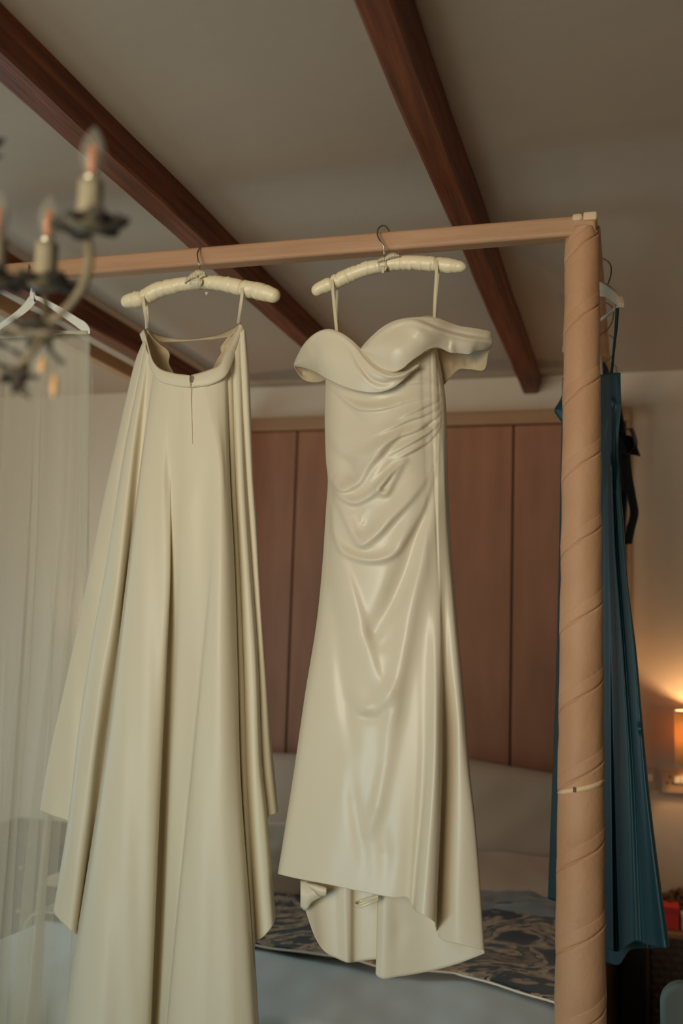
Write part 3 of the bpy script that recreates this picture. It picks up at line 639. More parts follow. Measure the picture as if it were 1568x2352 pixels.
# ------------------------------------------------------------------ ivory overskirt (back view, zip facing us)
SY = 2.345
skirt = thing('bridal_overskirt', Vector(at(440, 860, SY)), 'long ivory overskirt with back zip hanging on the padded hanger with a bow', 'skirt')
BOT = 2560
L1 = [(786, 328), (826, 312), (915, 290), (1036, 263), (1100, 248), (1310, 206), (1540, 157), (1750, 111), (1862, 92)]
sk_keys = [
 K([(790, 345), (1100, 285), (1862, 165)], [(800, -.14), (1862, -.12)], 800, 1872),
 K([(790, 334), (1100, 262), (1862, 120)], [(800, -.09), (1862, -.075)], 792, 1868),
 K(L1, [(800, -.03), (1862, -.07)], 782, 1862),
 K([(790, 330), (1036, 275), (1310, 229), (1540, 186), (1750, 146), (1872, 122)], [(800, -.008), (1862, -.055)], 784, 1874),
 K([(790, 332), (1036, 285), (1310, 250), (1540, 214), (1750, 180), (1886, 157)], [(800, -.004), (1862, -.05)], 786, 1887),
 K([(790, 333), (1036, 291), (1310, 268), (1540, 240), (1750, 214), (1886, 196)], [(800, -.004), (1000, -.02), (1862, -.075)], 788, 1960),
 K([(800, 333), (1036, 285), (1310, 244), (1450, 222), (1650, 190), (1886, 160), (2085, 130)], [(800, .0), (1000, -.012), (1300, -.035), (1862, -.055)], 790, 2070),
 K([(800, 333), (1036, 286), (1310, 242), (1450, 216), (1650, 184), (1886, 156), (2085, 124)], [(800, .004), (1300, -.015), (1862, -.035)], 792, 2090),
 K([(800, 334), (1036, 292), (1310, 254), (1540, 214), (1750, 184), (1886, 168), (2085, 140)], [(800, .012), (1100, .015), (1862, .0)], 797, 2112),
 K([(800, 338), (1036, 303), (1310, 274), (1540, 238), (1750, 208), (1886, 194), (2120, 163)], [(800, .018), (1100, .022), (1862, .008)], 806, 2136),
 K([(820, 342), (1036, 318), (1310, 290), (1540, 262), (1750, 230), (1886, 216), (2150, 184)], [(820, .018), (1036, .0), (1862, -.045)], 815, 2156),
 K([(860, 351), (1036, 329), (1310, 297), (1540, 271), (1750, 246), (1886, 227), (2150, 188), (2352, 160)], [(860, .022), (1036, .0), (1862, -.045)], 838, 2300),
 K([(860, 352), (1036, 328), (1310, 295), (1540, 268), (1750, 241), (1886, 222), (2155, 181), (2352, 154)], [(860, .024), (1036, .018), (1862, .010)], 852, BOT),
 K([(860, 354), (1036, 330), (1310, 299), (1540, 273), (1750, 247), (1886, 229), (2155, 190), (2352, 164)], [(860, .030), (1036, .034), (1862, .036)], 860, BOT),
 K([(870, 364), (1036, 345), (1310, 324), (1540, 302), (1750, 282), (2155, 236), (2352, 212)], [(870, .045), (1100, .052), (1862, .070)], 868, BOT),
 K([(880, 384), (1100, 372), (1310, 364), (1540, 352), (1750, 338), (2155, 305), (2352, 290)], [(880, .056), (1100, .056), (1500, .058), (1862, .062), (2352, .066)], 876, BOT),
 K([(880, 392), (1100, 384), (1290, 389), (1540, 378), (1750, 368), (2155, 350), (2352, 341)], [(880, .0585), (1100, .053), (1290, .046), (1862, .040), (2352, .04)], 880, BOT),
 K([(880, 398), (1100, 390), (1290, 391), (1540, 381), (1750, 371), (2155, 354), (2352, 346)], [(880, .0595), (1100, .052), (1290, .040), (1500, .018), (1862, .010), (2352, .008)], 881, BOT),
 K([(880, 404), (1100, 396), (1290, 393), (1540, 385), (1750, 375), (2155, 358), (2352, 350)], [(880, .0605), (1100, .051), (1290, .026), (1500, -.006), (1862, -.022), (2352, -.026)], 881, BOT),
 K([(880, 412), (1100, 404), (1290, 400), (1540, 396), (1750, 386), (2155, 368), (2352, 358)], [(880, .0615), (1100, .052), (1290, .032), (1500, .002), (1862, -.014), (2352, -.018)], 882, BOT),
 K([(880, 424), (1100, 424), (1290, 420), (1540, 410), (1750, 398), (2155, 380), (2352, 370)], [(880, .064), (1100, .060), (1290, .052), (1862, .025), (2352, .018)], 885, BOT),
 K([(880, 438), (1100, 444), (1290, 452), (1540, 448), (1750, 430), (2155, 397), (2352, 380)], [(880, .064), (1100, .062), (1290, .058), (1862, .046), (2352, .04)], 886, BOT),
 K([(880, 452), (1100, 478), (1290, 478), (1540, 460), (1750, 441), (2155, 401), (2352, 383)], [(880, .063), (1100, .062), (1290, .061), (1862, .050), (2352, .045)], 885, BOT),
 K([(880, 462), (1100, 496), (1290, 488), (1540, 466), (1750, 445), (2155, 406), (2352, 388)], [(880, .062), (1100, .064), (1290, .068), (1862, .066), (2352, .064)], 884, BOT),
 K([(880, 476), (1100, 508), (1290, 504), (1540, 490), (1750, 478), (2155, 452), (2352, 440)], [(880, .058), (1100, .064), (1290, .074), (1862, .086), (2352, .09)], 881, BOT),
 K([(875, 500), (1100, 518), (1290, 524), (1540, 525), (1750, 525), (2155, 530), (2352, 530)], [(880, .048), (1100, .052), (1290, .062), (1862, .078), (2352, .08)], 873, BOT),
 K([(870, 516), (1100, 525), (1290, 535), (1540, 542), (1750, 547), (2155, 570), (2352, 582)], [(880, .036), (1100, .036), (1290, .038), (1862, .048), (2352, .05)], 862, BOT),
 K([(862, 519), (1100, 527), (1290, 537), (1540, 545), (1750, 550), (2155, 577), (2352, 589)], [(870, .030), (1100, .022), (1862, .024)], 856, BOT),
 K([(860, 522), (1100, 530), (1290, 539), (1540, 547), (1750, 553), (2155, 579), (2352, 588)], [(870, .022), (1100, .004), (1862, .004)], 852, 2330),
 K([(850, 526), (1100, 534), (1290, 543), (1540, 552), (1750, 558), (2155, 582)], [(870, .020), (1100, .012), (1862, .012)], 846, 2190),
 K([(845, 530), (1100, 538), (1290, 547), (1540, 557), (1750, 563), (2155, 584)], [(870, .017), (1100, .006), (1862, -.0)], 838, 2172),
 K([(830, 534), (1100, 541), (1290, 550), (1540, 560), (1750, 567), (2155, 587)], [(870, .010), (1100, -.004), (1862, -.012)], 828, 2163),
 K([(820, 539), (1100, 547), (1290, 558), (1540, 571), (1750, 580), (2150, 604)], [(870, .010), (1100, .010), (1862, .008)], 812, 2152),
 K([(800, 546), (1100, 558), (1290, 570), (1540, 586), (1750, 594), (1870, 605), (2110, 622)], [(870, .006), (1100, .008), (1862, .004)], 792, 2130),
 K([(790, 551), (1100, 565), (1290, 577), (1540, 593), (1750, 600), (1870, 612), (2110, 632)], [(870, -.002), (1100, -.010), (1862, -.025)], 776, 2108),
 K([(780, 553), (1100, 566), (1290, 577), (1540, 591), (1750, 600), (1870, 606)], [(870, -.008), (1100, -.030), (1862, -.06)], 768, 1980),
 K([(770, 556), (1100, 570), (1290, 582), (1540, 596), (1750, 606), (1866, 617)], [(870, -.002), (1100, -.010), (1862, -.035)], 760, 1874),
 K([(760, 560), (1100, 577), (1290, 589), (1540, 605), (1750, 617), (1866, 629)], [(870, -.004), (1100, -.012), (1862, -.04)], 757, 1870),
 K([(754, 562), (820, 569), (1000, 578), (1100, 582), (1200, 590), (1400, 599), (1600, 615), (1700, 622), (1800, 632), (1862, 638)], [(870, -.02), (1862, -.065)], 757, 1864),
 K([(760, 556), (1100, 572), (1862, 622)], [(800, -.05), (1862, -.12)], 762, 1872),
 K([(760, 548), (1100, 560), (1862, 600)], [(800, -.12), (1862, -.17)], 770, 1880),
]
sk_dents = fold_field([([(384, 960), (388, 1060), (392, 1150), (394, 1230)], -.005, 16, 11), ([(428, 1040), (420, 1110), (408, 1180)], -.004, 16, 20), ([(470, 930), (462, 1050), (455, 1180)], .003, 18, 18)])
def sk_hf(px, py):
    a = np.clip((py - 900) / 300, 0, 1)
    return sk_dents(px, py) + .0022 * a * np.sin(px * .055 + py * .004) + .0016 * a * np.sin(px * .11 - py * .003 + 1)
grid('skirt_panel', loft(sk_keys, 330, 5, SY, sk_hf), M['crepe'], skirt, .0012)
# waistband: wraps from the left point round the front of the picture to the right point
def band2(top, bot, d, Y0, n, rows, bulge=0, hf=None):
    a = cr([(x, y) for x, y in top], n); b = cr([(x, y) for x, y in bot], n); u = np.linspace(0, 1, n); v = np.linspace(0, 1, rows)
    G = a[None] * (1 - v)[:, None, None] + b[None] * v[:, None, None]
    dd = f1(d, u)[None, :] + bulge * np.sin(math.pi * v)[:, None]
    if hf is not None: dd = dd + hf(G[..., 0], G[..., 1])
    return at(G[..., 0], G[..., 1], Y0 - dd)
wbt = [(330, 757), (335, 772), (342, 800), (352, 830), (362, 843), (398, 857), (436, 862), (439, 862), (479, 850), (505, 838), (518, 812), (530, 793), (544, 762), (551, 739)]
wbb = [(321, 768), (327, 784), (340, 826), (352, 858), (362, 872), (398, 886), (437, 890), (440, 890), (486, 883), (520, 862), (532, 838), (540, 812), (552, 780), (561, 756)]
wd_ = [(0, -.035), (.12, .005), (.3, .045), (.5, .072), (.7, .048), (.88, .0), (1, -.035)]
grid('waistband', band2(wbt[:7], wbb[:7], [(0, -.035), (.25, .005), (.6, .048), (1, .072)], SY, 60, 8, .004), M['crepe'], skirt, .002)
grid('waistband', band2(wbt[7:], wbb[7:], [(0, .072), (.4, .050), (.75, .0), (1, -.035)], SY, 60, 8, .004), M['crepe'], skirt, .002)
# far side of the waistband and the turned-in front edges of the open overskirt
grid('front_waistband', band2([(336, 756), (360, 768), (413, 779), (464, 777), (510, 766), (548, 746)], [(345, 776), (366, 785), (400, 786), (438, 783), (488, 779), (530, 773)],
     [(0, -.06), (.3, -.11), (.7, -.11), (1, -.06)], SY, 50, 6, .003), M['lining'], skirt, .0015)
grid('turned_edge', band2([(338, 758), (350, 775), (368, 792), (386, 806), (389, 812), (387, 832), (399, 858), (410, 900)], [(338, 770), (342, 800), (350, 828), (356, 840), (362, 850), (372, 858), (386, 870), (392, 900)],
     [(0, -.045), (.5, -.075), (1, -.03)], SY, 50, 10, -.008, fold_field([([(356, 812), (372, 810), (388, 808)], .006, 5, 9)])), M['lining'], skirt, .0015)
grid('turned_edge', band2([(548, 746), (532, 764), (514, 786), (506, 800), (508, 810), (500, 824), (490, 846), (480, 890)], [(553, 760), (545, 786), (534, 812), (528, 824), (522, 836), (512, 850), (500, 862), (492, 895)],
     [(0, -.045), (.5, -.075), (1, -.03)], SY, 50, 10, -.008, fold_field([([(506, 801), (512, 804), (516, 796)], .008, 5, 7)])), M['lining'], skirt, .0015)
# zip with its little pull
zp = [(437.5, 864), (438, 890), (440, 950), (441, 985), (442, 1020)]
zz = np.array([at(x, y, SY - dd_) for (x, y), dd_ in zip(zp, (.0775, .071, .0655, .0652, .0648))]); tube('zip', zz, .0008, M['zip'], skirt, 6, 40)
zc_ = V(438.5, 868, SY - .082)
zpo = mesh('zip_pull', [(zc_.x + a, zc_.y + b, zc_.z + c) for a, b, c in ((-.003, 0, .006), (.003, 0, .006), (.0045, 0, -.002), (.0025, 0, -.011), (-.0025, 0, -.011), (-.0045, 0, -.002), (-.003, .003, .006), (.003, .003, .006), (.0045, .003, -.002), (.0025, .003, -.011), (-.0025, .003, -.011), (-.0045, .003, -.002))],
           [(0, 5, 4, 3, 2, 1), (6, 7, 8, 9, 10, 11)] + [(i, (i + 1) % 6, (i + 1) % 6 + 6, i + 6) for i in range(6)], M['metal'], skirt, False)
def loop_strap(pts, wpx, Y0, par, wdir=(1, -.1, .1), n=30):
    q_ = np.array([at(x, y, Y0 - d) for x, y, d in pts]); ribbon('hanging_loop', q_, wpx * depth(q_[0]) / F, wdir, M['ribbon'], par, n)
loop_strap([(329, 667, .0), (328, 672, .016), (329, 690, .0215), (332, 712, .02), (336, 735, .0), (337, 756, -.03)], 8, HY, skirt)
loop_strap([(329, 667, .0), (331, 672, -.017), (336, 695, -.020), (338, 720, -.02), (338, 740, -.03), (337, 756, -.04)], 7, HY, skirt)
loop_strap([(556, 645, .0), (556, 650, .017), (556, 668, .0215), (554, 690, .02), (550, 720, .0), (547, 744, -.03)], 8, HY, skirt)
loop_strap([(556, 645, .0), (556, 652, -.016), (556, 675, -.020), (553, 705, -.02), (549, 730, -.03), (547, 744, -.04)], 7, HY, skirt)

# ------------------------------------------------------------------ off-shoulder satin gown
GY = 2.345
gown = thing('bridal_gown', Vector(at(880, 1000, GY)), 'ivory satin off-shoulder gown with draped bodice hanging near the bed post', 'dress')
def z1(pts): return [(560 + x / 2.119, 840 + y / 2.119) for x, y in pts]
def z3(pts): return [(640 + x / 3.267, 1050 + y / 3.267) for x, y in pts]
folds = [
 # pinched waist pleats
 (z1([(765, 88), (700, 106), (620, 120), (540, 116), (450, 96)]), .009, 4, 14, (.9, 1, .7, .4)),
 (z1([(420, 95), (490, 140), (545, 160), (620, 170), (760, 150)]), -.006, 8, 12, (.3, .8, 1, .5, .2)),
 (z1([(430, 110), (500, 170), (560, 208), (640, 212), (760, 186)]), .008, 14, 4, (.2, .8, 1, .7, .4)),
 (z1([(440, 140), (510, 220), (560, 262), (620, 290)]), -.006, 9, 16, (.2, .8, 1, .2)),
 (z1([(935, 92), (860, 80), (770, 92)]), .005, 3.5, 10, (.35, 1, .4)),
 (z1([(935, 150), (860, 158), (770, 180)]), .005, 3.5, 10, (.35, 1, .4)),
 # gathers on the right seam
 (z1([(935, 168), (880, 196), (800, 232), (720, 270)]), .010, 4, 12, (.35, 1, .7, 0)),
 (z1([(937, 205), (880, 236), (800, 262), (720, 300), (600, 350)]), .011, 4, 13, (.35, 1, .8, .5, 0)),
 (z1([(938, 245), (890, 280), (840, 312), (740, 350), (620, 440)]), .012, 4, 13, (.35, 1, .9, .6, 0)),
 (z1([(938, 285), (890, 326), (850, 352), (780, 392), (690, 440)]), .012, 4, 12, (.35, 1, 1, .7, 0)),
 (z1([(938, 320), (900, 362), (840, 400), (780, 432), (720, 470)]), .012, 4, 12, (.35, 1, 1, .8, 0)),
 (z1([(930, 262), (890, 300), (868, 318)]), -.010, 7, 7, (.3, 1, .2)),
 (z1([(930, 335), (880, 372), (845, 392)]), -.010, 7, 7, (.3, 1, .2)),
 # cowl folds
 (z1([(400, 250), (440, 370), (500, 430), (570, 440), (640, 400), (760, 300)]), .007, 18, 12, (0, .6, 1, 1, .6, .1)),
 (z1([(400, 470), (430, 560), (476, 603), (540, 580), (610, 480), (740, 348)]), .017, 22, 7, (.2, .9, 1, 1, .9, .3)),
 (z1([(470, 380), (500, 470), (540, 530), (600, 460)]), -.010, 18, 18, (.2, 1, 1, .3)),
 (z1([(410, 545), (455, 620), (540, 666), (600, 640), (690, 560), (780, 455)]), .014, 15, 7, (.2, .8, 1, 1, .8, .2)),
 (z1([(560, 640), (620, 590), (700, 500), (780, 430)]), -.008, 9, 10, (.2, 1, 1, .3)),
 (z1([(778, 465), (700, 540), (652, 606), (682, 622), (720, 560), (772, 472)]), .011, 9, 8, (.4, 1, 1, 1, 1, .4)),
 (z1([(690, 590), (720, 540), (755, 490)]), -.010, 7, 7, (.4, 1, .3)),
 (z1([(425, 590), (480, 700), (535, 820), (570, 872), (620, 840), (720, 740), (830, 620), (900, 520)]), .016, 26, 9, (.1, .7, 1, 1, 1, .8, .5, .1)),
 (z1([(540, 720), (572, 800), (600, 780), (660, 700)]), -.010, 20, 20, (.3, 1, 1, .2)),
 (z1([(415, 560), (430, 700), (450, 830), (490, 905), (560, 936), (640, 942), (720, 920), (790, 830), (860, 700), (930, 480)]), .015, 22, 9, (.1, .7, 1, 1, 1, 1, 1, .8, .5, .1)),
 (z1([(440, 760), (490, 870), (560, 905), (650, 912), (720, 885)]), -.009, 14, 14, (.3, 1, 1, 1, .3)),
 # long drape on the right: ridge with shaded flank, running to the lower left
 (z3([(1175, 0), (1120, 260), (1040, 560), (960, 840), (880, 1020), (735, 1300)]), -.020, 22, 24, (.2, .6, .9, 1, 1, .6)),
 (z3([(1190, 60), (1130, 420), (1060, 760), (1000, 1100), (960, 1320), (890, 1700), (800, 2287)]), .016, 20, 22, (.1, .5, .6, .7, .9, 1, .15)),
 (z3([(720, 1320), (760, 1400), (900, 1250)]), -.006, 16, 20, (.5, 1, .1)),
 # diagonal drag lines on the left
 (z3([(390, 120), (410, 560), (450, 700), (560, 1060), (640, 1330), (700, 1560), (800, 1820)]), .010, 13, 34, (0, .3, .7, 1, 1, .9, .1)),
 (z3([(340, 860), (420, 1200), (470, 1620), (520, 1950), (570, 2287)]), -.008, 16, 16, (.1, .7, 1, 1, .1)),
 (z3([(560, 1800), (640, 1900), (720, 1905), (790, 1830), (860, 1650)]), .012, 26, 14, (.2, 1, 1, 1, .2)),
 (z3([(560, 1850), (650, 1935), (780, 1890)]), -.010, 14, 16, (.4, 1, .4)),
 ([(808, 1750), (815, 1860), (834, 1960), (838, 2020)], -.006, 14, 14, (.05, 1, .8, .1)),
 ([(895, 1700), (876, 1800), (852, 1898), (838, 1930)], .010, 18, 14, (.1, .8, 1, .1)),
 ([(870, 1870), (885, 1960), (880, 2050)], -.006, 18, 18, (.1, 1, .3)),
 # straight seams
 ([(1000, 805), (1007, 860), (1011, 908), (1008, 1000), (1006, 1150), (1012, 1400)], .0009, 3, 2.5, (1, 1, 1, 1, .7, .2)),
 ([(1022, 910), (1008, 912), (990, 915)], -.0015, 2, 2, (1, 1, .2)),
 ([(765, 1090), (757, 1200), (752, 1330), (742, 1420)], -.002, 3, 3, (1, 1, .6, .1)),
]
gf = fold_field(folds)
sil_l = [(840, 752), (870, 748), (960, 746), (1060, 749), (1100, 753), (1180, 748), (1250, 744), (1400, 731), (1600, 700), (1780, 674), (2007, 638)]
sil_r = [(800, 1002), (850, 1013), (885, 1018), (912, 1022), (1000, 1026), (1100, 1028), (1250, 1035), (1400, 1047), (1600, 1065), (1750, 1076), (1900, 1092), (2190, 1112)]
def mixl(f_, dx=0):
    ys = np.linspace(820, 2190, 30); l = f1(sil_l, ys); r = f1(sil_r, ys)
    return [(y, a + (b - a) * f_ + dx) for y, a, b in zip(ys, l, r)]
g_keys = [
 K(mixl(0, 26), -.075, 850, 2010),
 K(mixl(0, 6), [(850, -.045), (2000, -.05)], 846, 2008),
 K(mixl(0, 0), [(850, -.020), (2000, -.025)], 845, 2007),
 K(mixl(0, 7), [(850, .006), (2000, .0)], 846, 2009),
 K(mixl(.10), [(850, .034), (1100, .040), (1500, .030), (2000, .025)], 850, 2018),
 K(mixl(.26), [(850, .058), (1100, .066), (1500, .055), (2000, .045)], 855, 2032),
 K(mixl(.44), [(850, .070), (1100, .078), (1500, .065), (2000, .055)], 850, 2050),
 K([(850, 908), (1000, 912), (1300, 910), (1700, 915), (2062, 905)], [(850, .066), (1100, .074), (1500, .062), (2000, .058)], 838, 2062),
 K([(850, 940), (1000, 946), (1300, 950), (1700, 955), (2062, 938)], [(850, .060), (1100, .066), (1500, .058), (2000, .056)], 825, 2063),
 K([(830, 964), (1000, 970), (1300, 980), (1480, 982), (1700, 980), (2088, 951)], [(850, .0515), (1300, .0540), (1500, .055), (2000, .060)], 815, 2088),
 K([(830, 968), (1000, 974), (1300, 985), (1480, 987), (1700, 984), (2090, 955)], [(850, .0485), (1300, .0515), (1500, .0565), (2000, .072)], 812, 2093),
 K([(820, 984), (1000, 988), (1300, 1000), (1480, 1001), (1700, 1000), (2110, 976)], [(850, .0415), (1300, .0440), (1500, .058), (1700, .078), (2000, .086)], 806, 2104),
 K([(810, 988), (1000, 993), (1300, 1004), (1480, 1010), (1700, 1011), (2120, 995)], [(850, .0385), (1300, .041), (1500, .050), (1700, .064), (2000, .070)], 802, 2116),
 K([(810, 992), (1000, 999), (1300, 1009), (1480, 1013), (1700, 1014), (2124, 1000)], [(850, .0370), (1300, .0390), (1500, .038), (1700, .030), (2000, .026)], 801, 2128),
 K([(810, 995), (1000, 1004), (1300, 1014), (1480, 1016), (1700, 1018), (2140, 1004)], [(850, .0345), (1300, .0355), (1500, .026), (1700, -.004), (2000, -.014)], 800, 2142),
 K([(810, 998), (1000, 1009), (1300, 1020), (1480, 1023), (1700, 1034), (2157, 1015)], [(850, .0305), (1300, .0305), (1500, .020), (1700, .002), (2000, -.004)], 800, 2158),
 K([(810, 1000), (1000, 1015), (1300, 1027), (1480, 1038), (1700, 1052), (2165, 1050)], [(850, .0240), (1300, .0240), (1700, .018), (2000, .016)], 800, 2168),
 K(mixl(1, -5), [(850, .013), (1300, .013), (1700, .006), (2000, .002)], 800, 2182),
 K(mixl(1, 0), [(850, -.004), (1500, -.012), (2000, -.022)], 800, 2188),
 K(mixl(1, -6), [(850, -.034), (2000, -.05)], 802, 2188),
 K(mixl(1, -26), -.075, 804, 2190),
]
def gown_hf(px, py):
    return gf(px, py) + .0016 * np.sin(px * .045 + py * .012) * np.clip((py - 900) / 200, 0, 1)
grid('gown_body', loft(g_keys, 520, 9, GY, gown_hf), M['satin'], gown, .0012)
# back of the skirt with the short train
b_keys = [
 K([(1500, 745), (2000, 700), (2100, 703)], -.060, 1500, 2096),
 K([(1500, 755), (2000, 713), (2150, 722)], -.070, 1500, 2150),
 K([(1500, 775), (2000, 738), (2185, 746)], -.085, 1500, 2186),
 K([(1500, 800), (2000, 770), (2200, 775)], -.088, 1500, 2202),
 K([(1500, 820), (2000, 795), (2210, 798)], -.080, 1500, 2211),
 K([(1500, 825), (2000, 803), (2210, 803)], -.084, 1500, 2211),
 K([(1500, 832), (2000, 812), (2210, 812)], -.100, 1500, 2210),
 K([(1500, 870), (2000, 858), (2205, 858)], -.105, 1500, 2204),
 K([(1500, 884), (2000, 874), (2203, 872)], -.105, 1500, 2204),
 K([(1500, 884), (2000, 874), (2220, 871)], -.090, 1500, 2222),
 K([(1500, 880), (2000, 870), (2240, 864)], -.062, 1500, 2240),
 K([(1500, 888), (2000, 880), (2247, 874)], -.055, 1500, 2247),
 K([(1500, 920), (2000, 915), (2240, 915)], -.062, 1500, 2243),
 K([(1500, 960), (2000, 975), (2230, 985)], -.075, 1500, 2231),
 K([(1500, 1000), (2000, 1035), (2215, 1050)], -.070, 1500, 2214),
 K([(1500, 1035), (2000, 1075), (2200, 1090)], -.060, 1500, 2199),
 K([(1500, 1050), (2000, 1096), (2190, 1112)], -.030, 1500, 2190),
]
grid('train', loft(b_keys, 120, 8, GY, fold_field([([(905, 2060), (915, 2150), (900, 2200)], -.004, 20, 16), ([(1000, 2100), (1060, 2160), (1090, 2185)], .006, 16, 16)])), M['satin'], gown, .0012)
# curl of hem turned under on the left
grid('hem_curl', band2([(690, 2022), (704, 2024), (722, 2030), (748, 2040)], [(690, 2083), (701, 2092), (716, 2074), (750, 2056)], [(0, -.045), (1, -.035)], GY, 30, 10, .012), M['satin'], gown, .0012)
grid('hem_curl', band2([(702, 2026), (722, 2030), (750, 2038)], [(716, 2042), (738, 2060), (749, 2058)], [(0, -.026), (1, -.024)], GY, 20, 5, .004), M['ribbon'], gown, .001)
loop_strap([(868, 2059, -.02), (845, 2064, -.03), (822, 2072, -.03), (815, 2077, -.02), (822, 2082, -.012), (845, 2076, -.012), (870, 2066, -.02)], 8, GY, gown, (.1, .2, 1), 36)
# neckline bands
lb_top = [(675, 836), (684, 815), (700, 788), (718, 770), (737, 759), (757, 756), (778, 762), (804, 778), (827, 800), (850, 826), (880, 846), (906, 854), (932, 852), (955, 838)]
lb_bot = [(677, 841), (692, 843), (722, 853), (750, 870), (786, 887), (828, 899), (858, 902), (884, 898), (905, 889), (922, 876), (936, 863), (948, 852), (958, 846), (966, 838)]
lbf = fold_field([
 ([(702, 792), (730, 765), (757, 763), (785, 774), (812, 796), (840, 830), (872, 856), (905, 866), (940, 858)], .004, 4, 5, (.4, 1, 1, 1, 1, 1, 1, .6)),
 ([(808, 800), (826, 840), (850, 870), (880, 880), (920, 868)], -.006, 7, 8, (.2, 1, 1, 1, .4)),
 ([(818, 830), (838, 868), (866, 888)], .004, 6, 6), ([(712, 790), (724, 812), (700, 836)], -.004, 10, 10, (.3, 1, .3)), ([(750, 790), (745, 820), (752, 850)], .006, 22, 22)])
grid('neckline_band', band2(lb_top, lb_bot, [(0, -.055), (.06, -.02), (.22, .055), (.35, .085), (.55, .098), (.8, .098), (1, .075)], GY, 140, 40, .012, lbf), M['satin'], gown, .002)
rb_top = [(827, 801), (850, 776), (880, 750), (911, 735), (945, 729), (972, 728), (1003, 731), (1052, 748), (1106, 757), (1126, 763), (1132, 778)]
rb_bot = [(829, 805), (850, 828), (880, 848), (907, 854), (925, 846), (941, 832), (965, 815), (987, 801), (1006, 798), (1031, 809), (1060, 812), (1078, 813), (1091, 806), (1112, 803), (1127, 798)]
rbf = fold_field([
 ([(850, 786), (884, 758), (915, 742), (946, 737), (975, 746), (1010, 762), (1060, 775), (1100, 782), (1130, 786)], .0045, 4, 6, (.3, .8, 1, 1, 1, 1, 1, .8)),
 ([(975, 738), (1010, 752), (1060, 766), (1128, 776)], -.004, 4, 4, (.2, 1, 1, .6)),
 ([(925, 738), (950, 750), (975, 772), (985, 795)], .009, 22, 14, (0, .6, 1, .5, 0)), ([(1000, 770), (1040, 790), (1060, 812)], -.010, 14, 16, (.4, 1, .6)),
 ([(1020, 768), (1036, 780), (1036, 800), (1040, 818)], .005, 9, 4, (0, .6, 1, .5)), ([(870, 790), (900, 800), (925, 840)], .008, 34, 30, (.5, 1, .5))])
grid('neckline_band', band2(rb_top, rb_bot, [(0, .088), (.15, .098), (.4, .105), (.55, .090), (.7, .050), (.88, .010), (1, -.03)], GY, 140, 44, .014, rbf), M['satin'], gown, .002)
# far halves of the two drop sleeves
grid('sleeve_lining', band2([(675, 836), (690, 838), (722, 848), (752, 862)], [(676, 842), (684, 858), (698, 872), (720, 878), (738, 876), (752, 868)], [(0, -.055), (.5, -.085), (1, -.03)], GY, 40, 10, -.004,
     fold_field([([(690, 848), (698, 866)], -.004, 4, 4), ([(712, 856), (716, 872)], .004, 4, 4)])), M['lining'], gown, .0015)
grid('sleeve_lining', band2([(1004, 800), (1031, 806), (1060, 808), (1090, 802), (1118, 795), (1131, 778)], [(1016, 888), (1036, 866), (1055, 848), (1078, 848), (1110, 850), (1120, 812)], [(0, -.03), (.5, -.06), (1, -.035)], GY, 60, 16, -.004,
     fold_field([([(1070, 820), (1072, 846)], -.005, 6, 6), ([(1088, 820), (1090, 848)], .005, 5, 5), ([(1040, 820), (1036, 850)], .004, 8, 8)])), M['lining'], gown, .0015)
# back neckline edge behind the right cup
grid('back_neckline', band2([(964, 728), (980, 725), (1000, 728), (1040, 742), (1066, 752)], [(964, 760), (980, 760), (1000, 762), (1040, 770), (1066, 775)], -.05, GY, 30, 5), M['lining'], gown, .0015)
loop_strap([(763, 633, .0), (763, 640, .016), (764, 665, .0215), (767, 700, .022), (770, 730, .025), (773, 762, .03)], 7.5, HY, gown)
loop_strap([(765, 635, .0), (770, 645, -.016), (774, 668, -.018), (773, 700, -.01), (773, 730, .005), (774, 762, .02)], 7.5, HY, gown)
loop_strap([(1001, 590, .0), (1002, 596, .016), (1002, 625, .021), (1000, 660, .022), (998, 700, .022), (997, 732, .03)], 7.5, HY, gown)
loop_strap([(1003, 592, .0), (1007, 600, -.016), (1006, 625, -.018), (1003, 660, -.01), (1000, 700, .0), (999, 732, .01)], 7, HY, gown)

# ------------------------------------------------------------------ veil on white hanger
VY = 2.36
vh = thing('white_hanger', V(75, 690, VY), 'white plastic hanger carrying the sheer veil', 'hanger')
def flat_arm(name, top, bot, Y0, th, m, par, tilt=0):
    a = cr(top, 40); b = cr(bot, 40); n = 40
    P = np.array([at(a[:, 0], a[:, 1], Y0 - th / 2), at(b[:, 0], b[:, 1], Y0 - th / 2), at(b[:, 0], b[:, 1], Y0 + th / 2), at(a[:, 0], a[:, 1], Y0 + th / 2)])
    Vv = P.transpose(1, 0, 2).reshape(-1, 3); f = gridfaces(n, 4, True).tolist() + [[0, 1, 2, 3], [(n - 1) * 4 + 3, (n - 1) * 4 + 2, (n - 1) * 4 + 1, (n - 1) * 4]]
    return bevel(mesh(name, Vv, f, m, par, False), .0015)
flat_arm('arm', [(70, 676), (86, 680), (118, 694), (152, 713), (181, 731), (198, 742), (207, 759), (207, 766)], [(70, 694), (84, 690), (108, 703), (140, 725), (172, 748), (188, 760), (200, 767), (205, 767)], VY, .012, M['white'], vh)
flat_arm('arm', [(80, 676), (68, 680), (58, 694), (38, 714), (8, 736), (-20, 756), (-48, 770), (-58, 784)], [(80, 694), (84, 690), (74, 704), (54, 722), (16, 747), (-14, 768), (-40, 784), (-54, 786)], VY, .012, M['white'], vh)
tube('neck', [at(76, 694, VY), at(76, 682, VY), at(75, 668, VY - .006), at(74, 660, VY - .012)], [.009, .010, .007, .004], M['white'], vh, 14)
tube('trouser_bar', [at(-50, 780, VY), at(75, 764, VY), at(196, 762, VY)], .004, M['white'], vh, 8, 20)
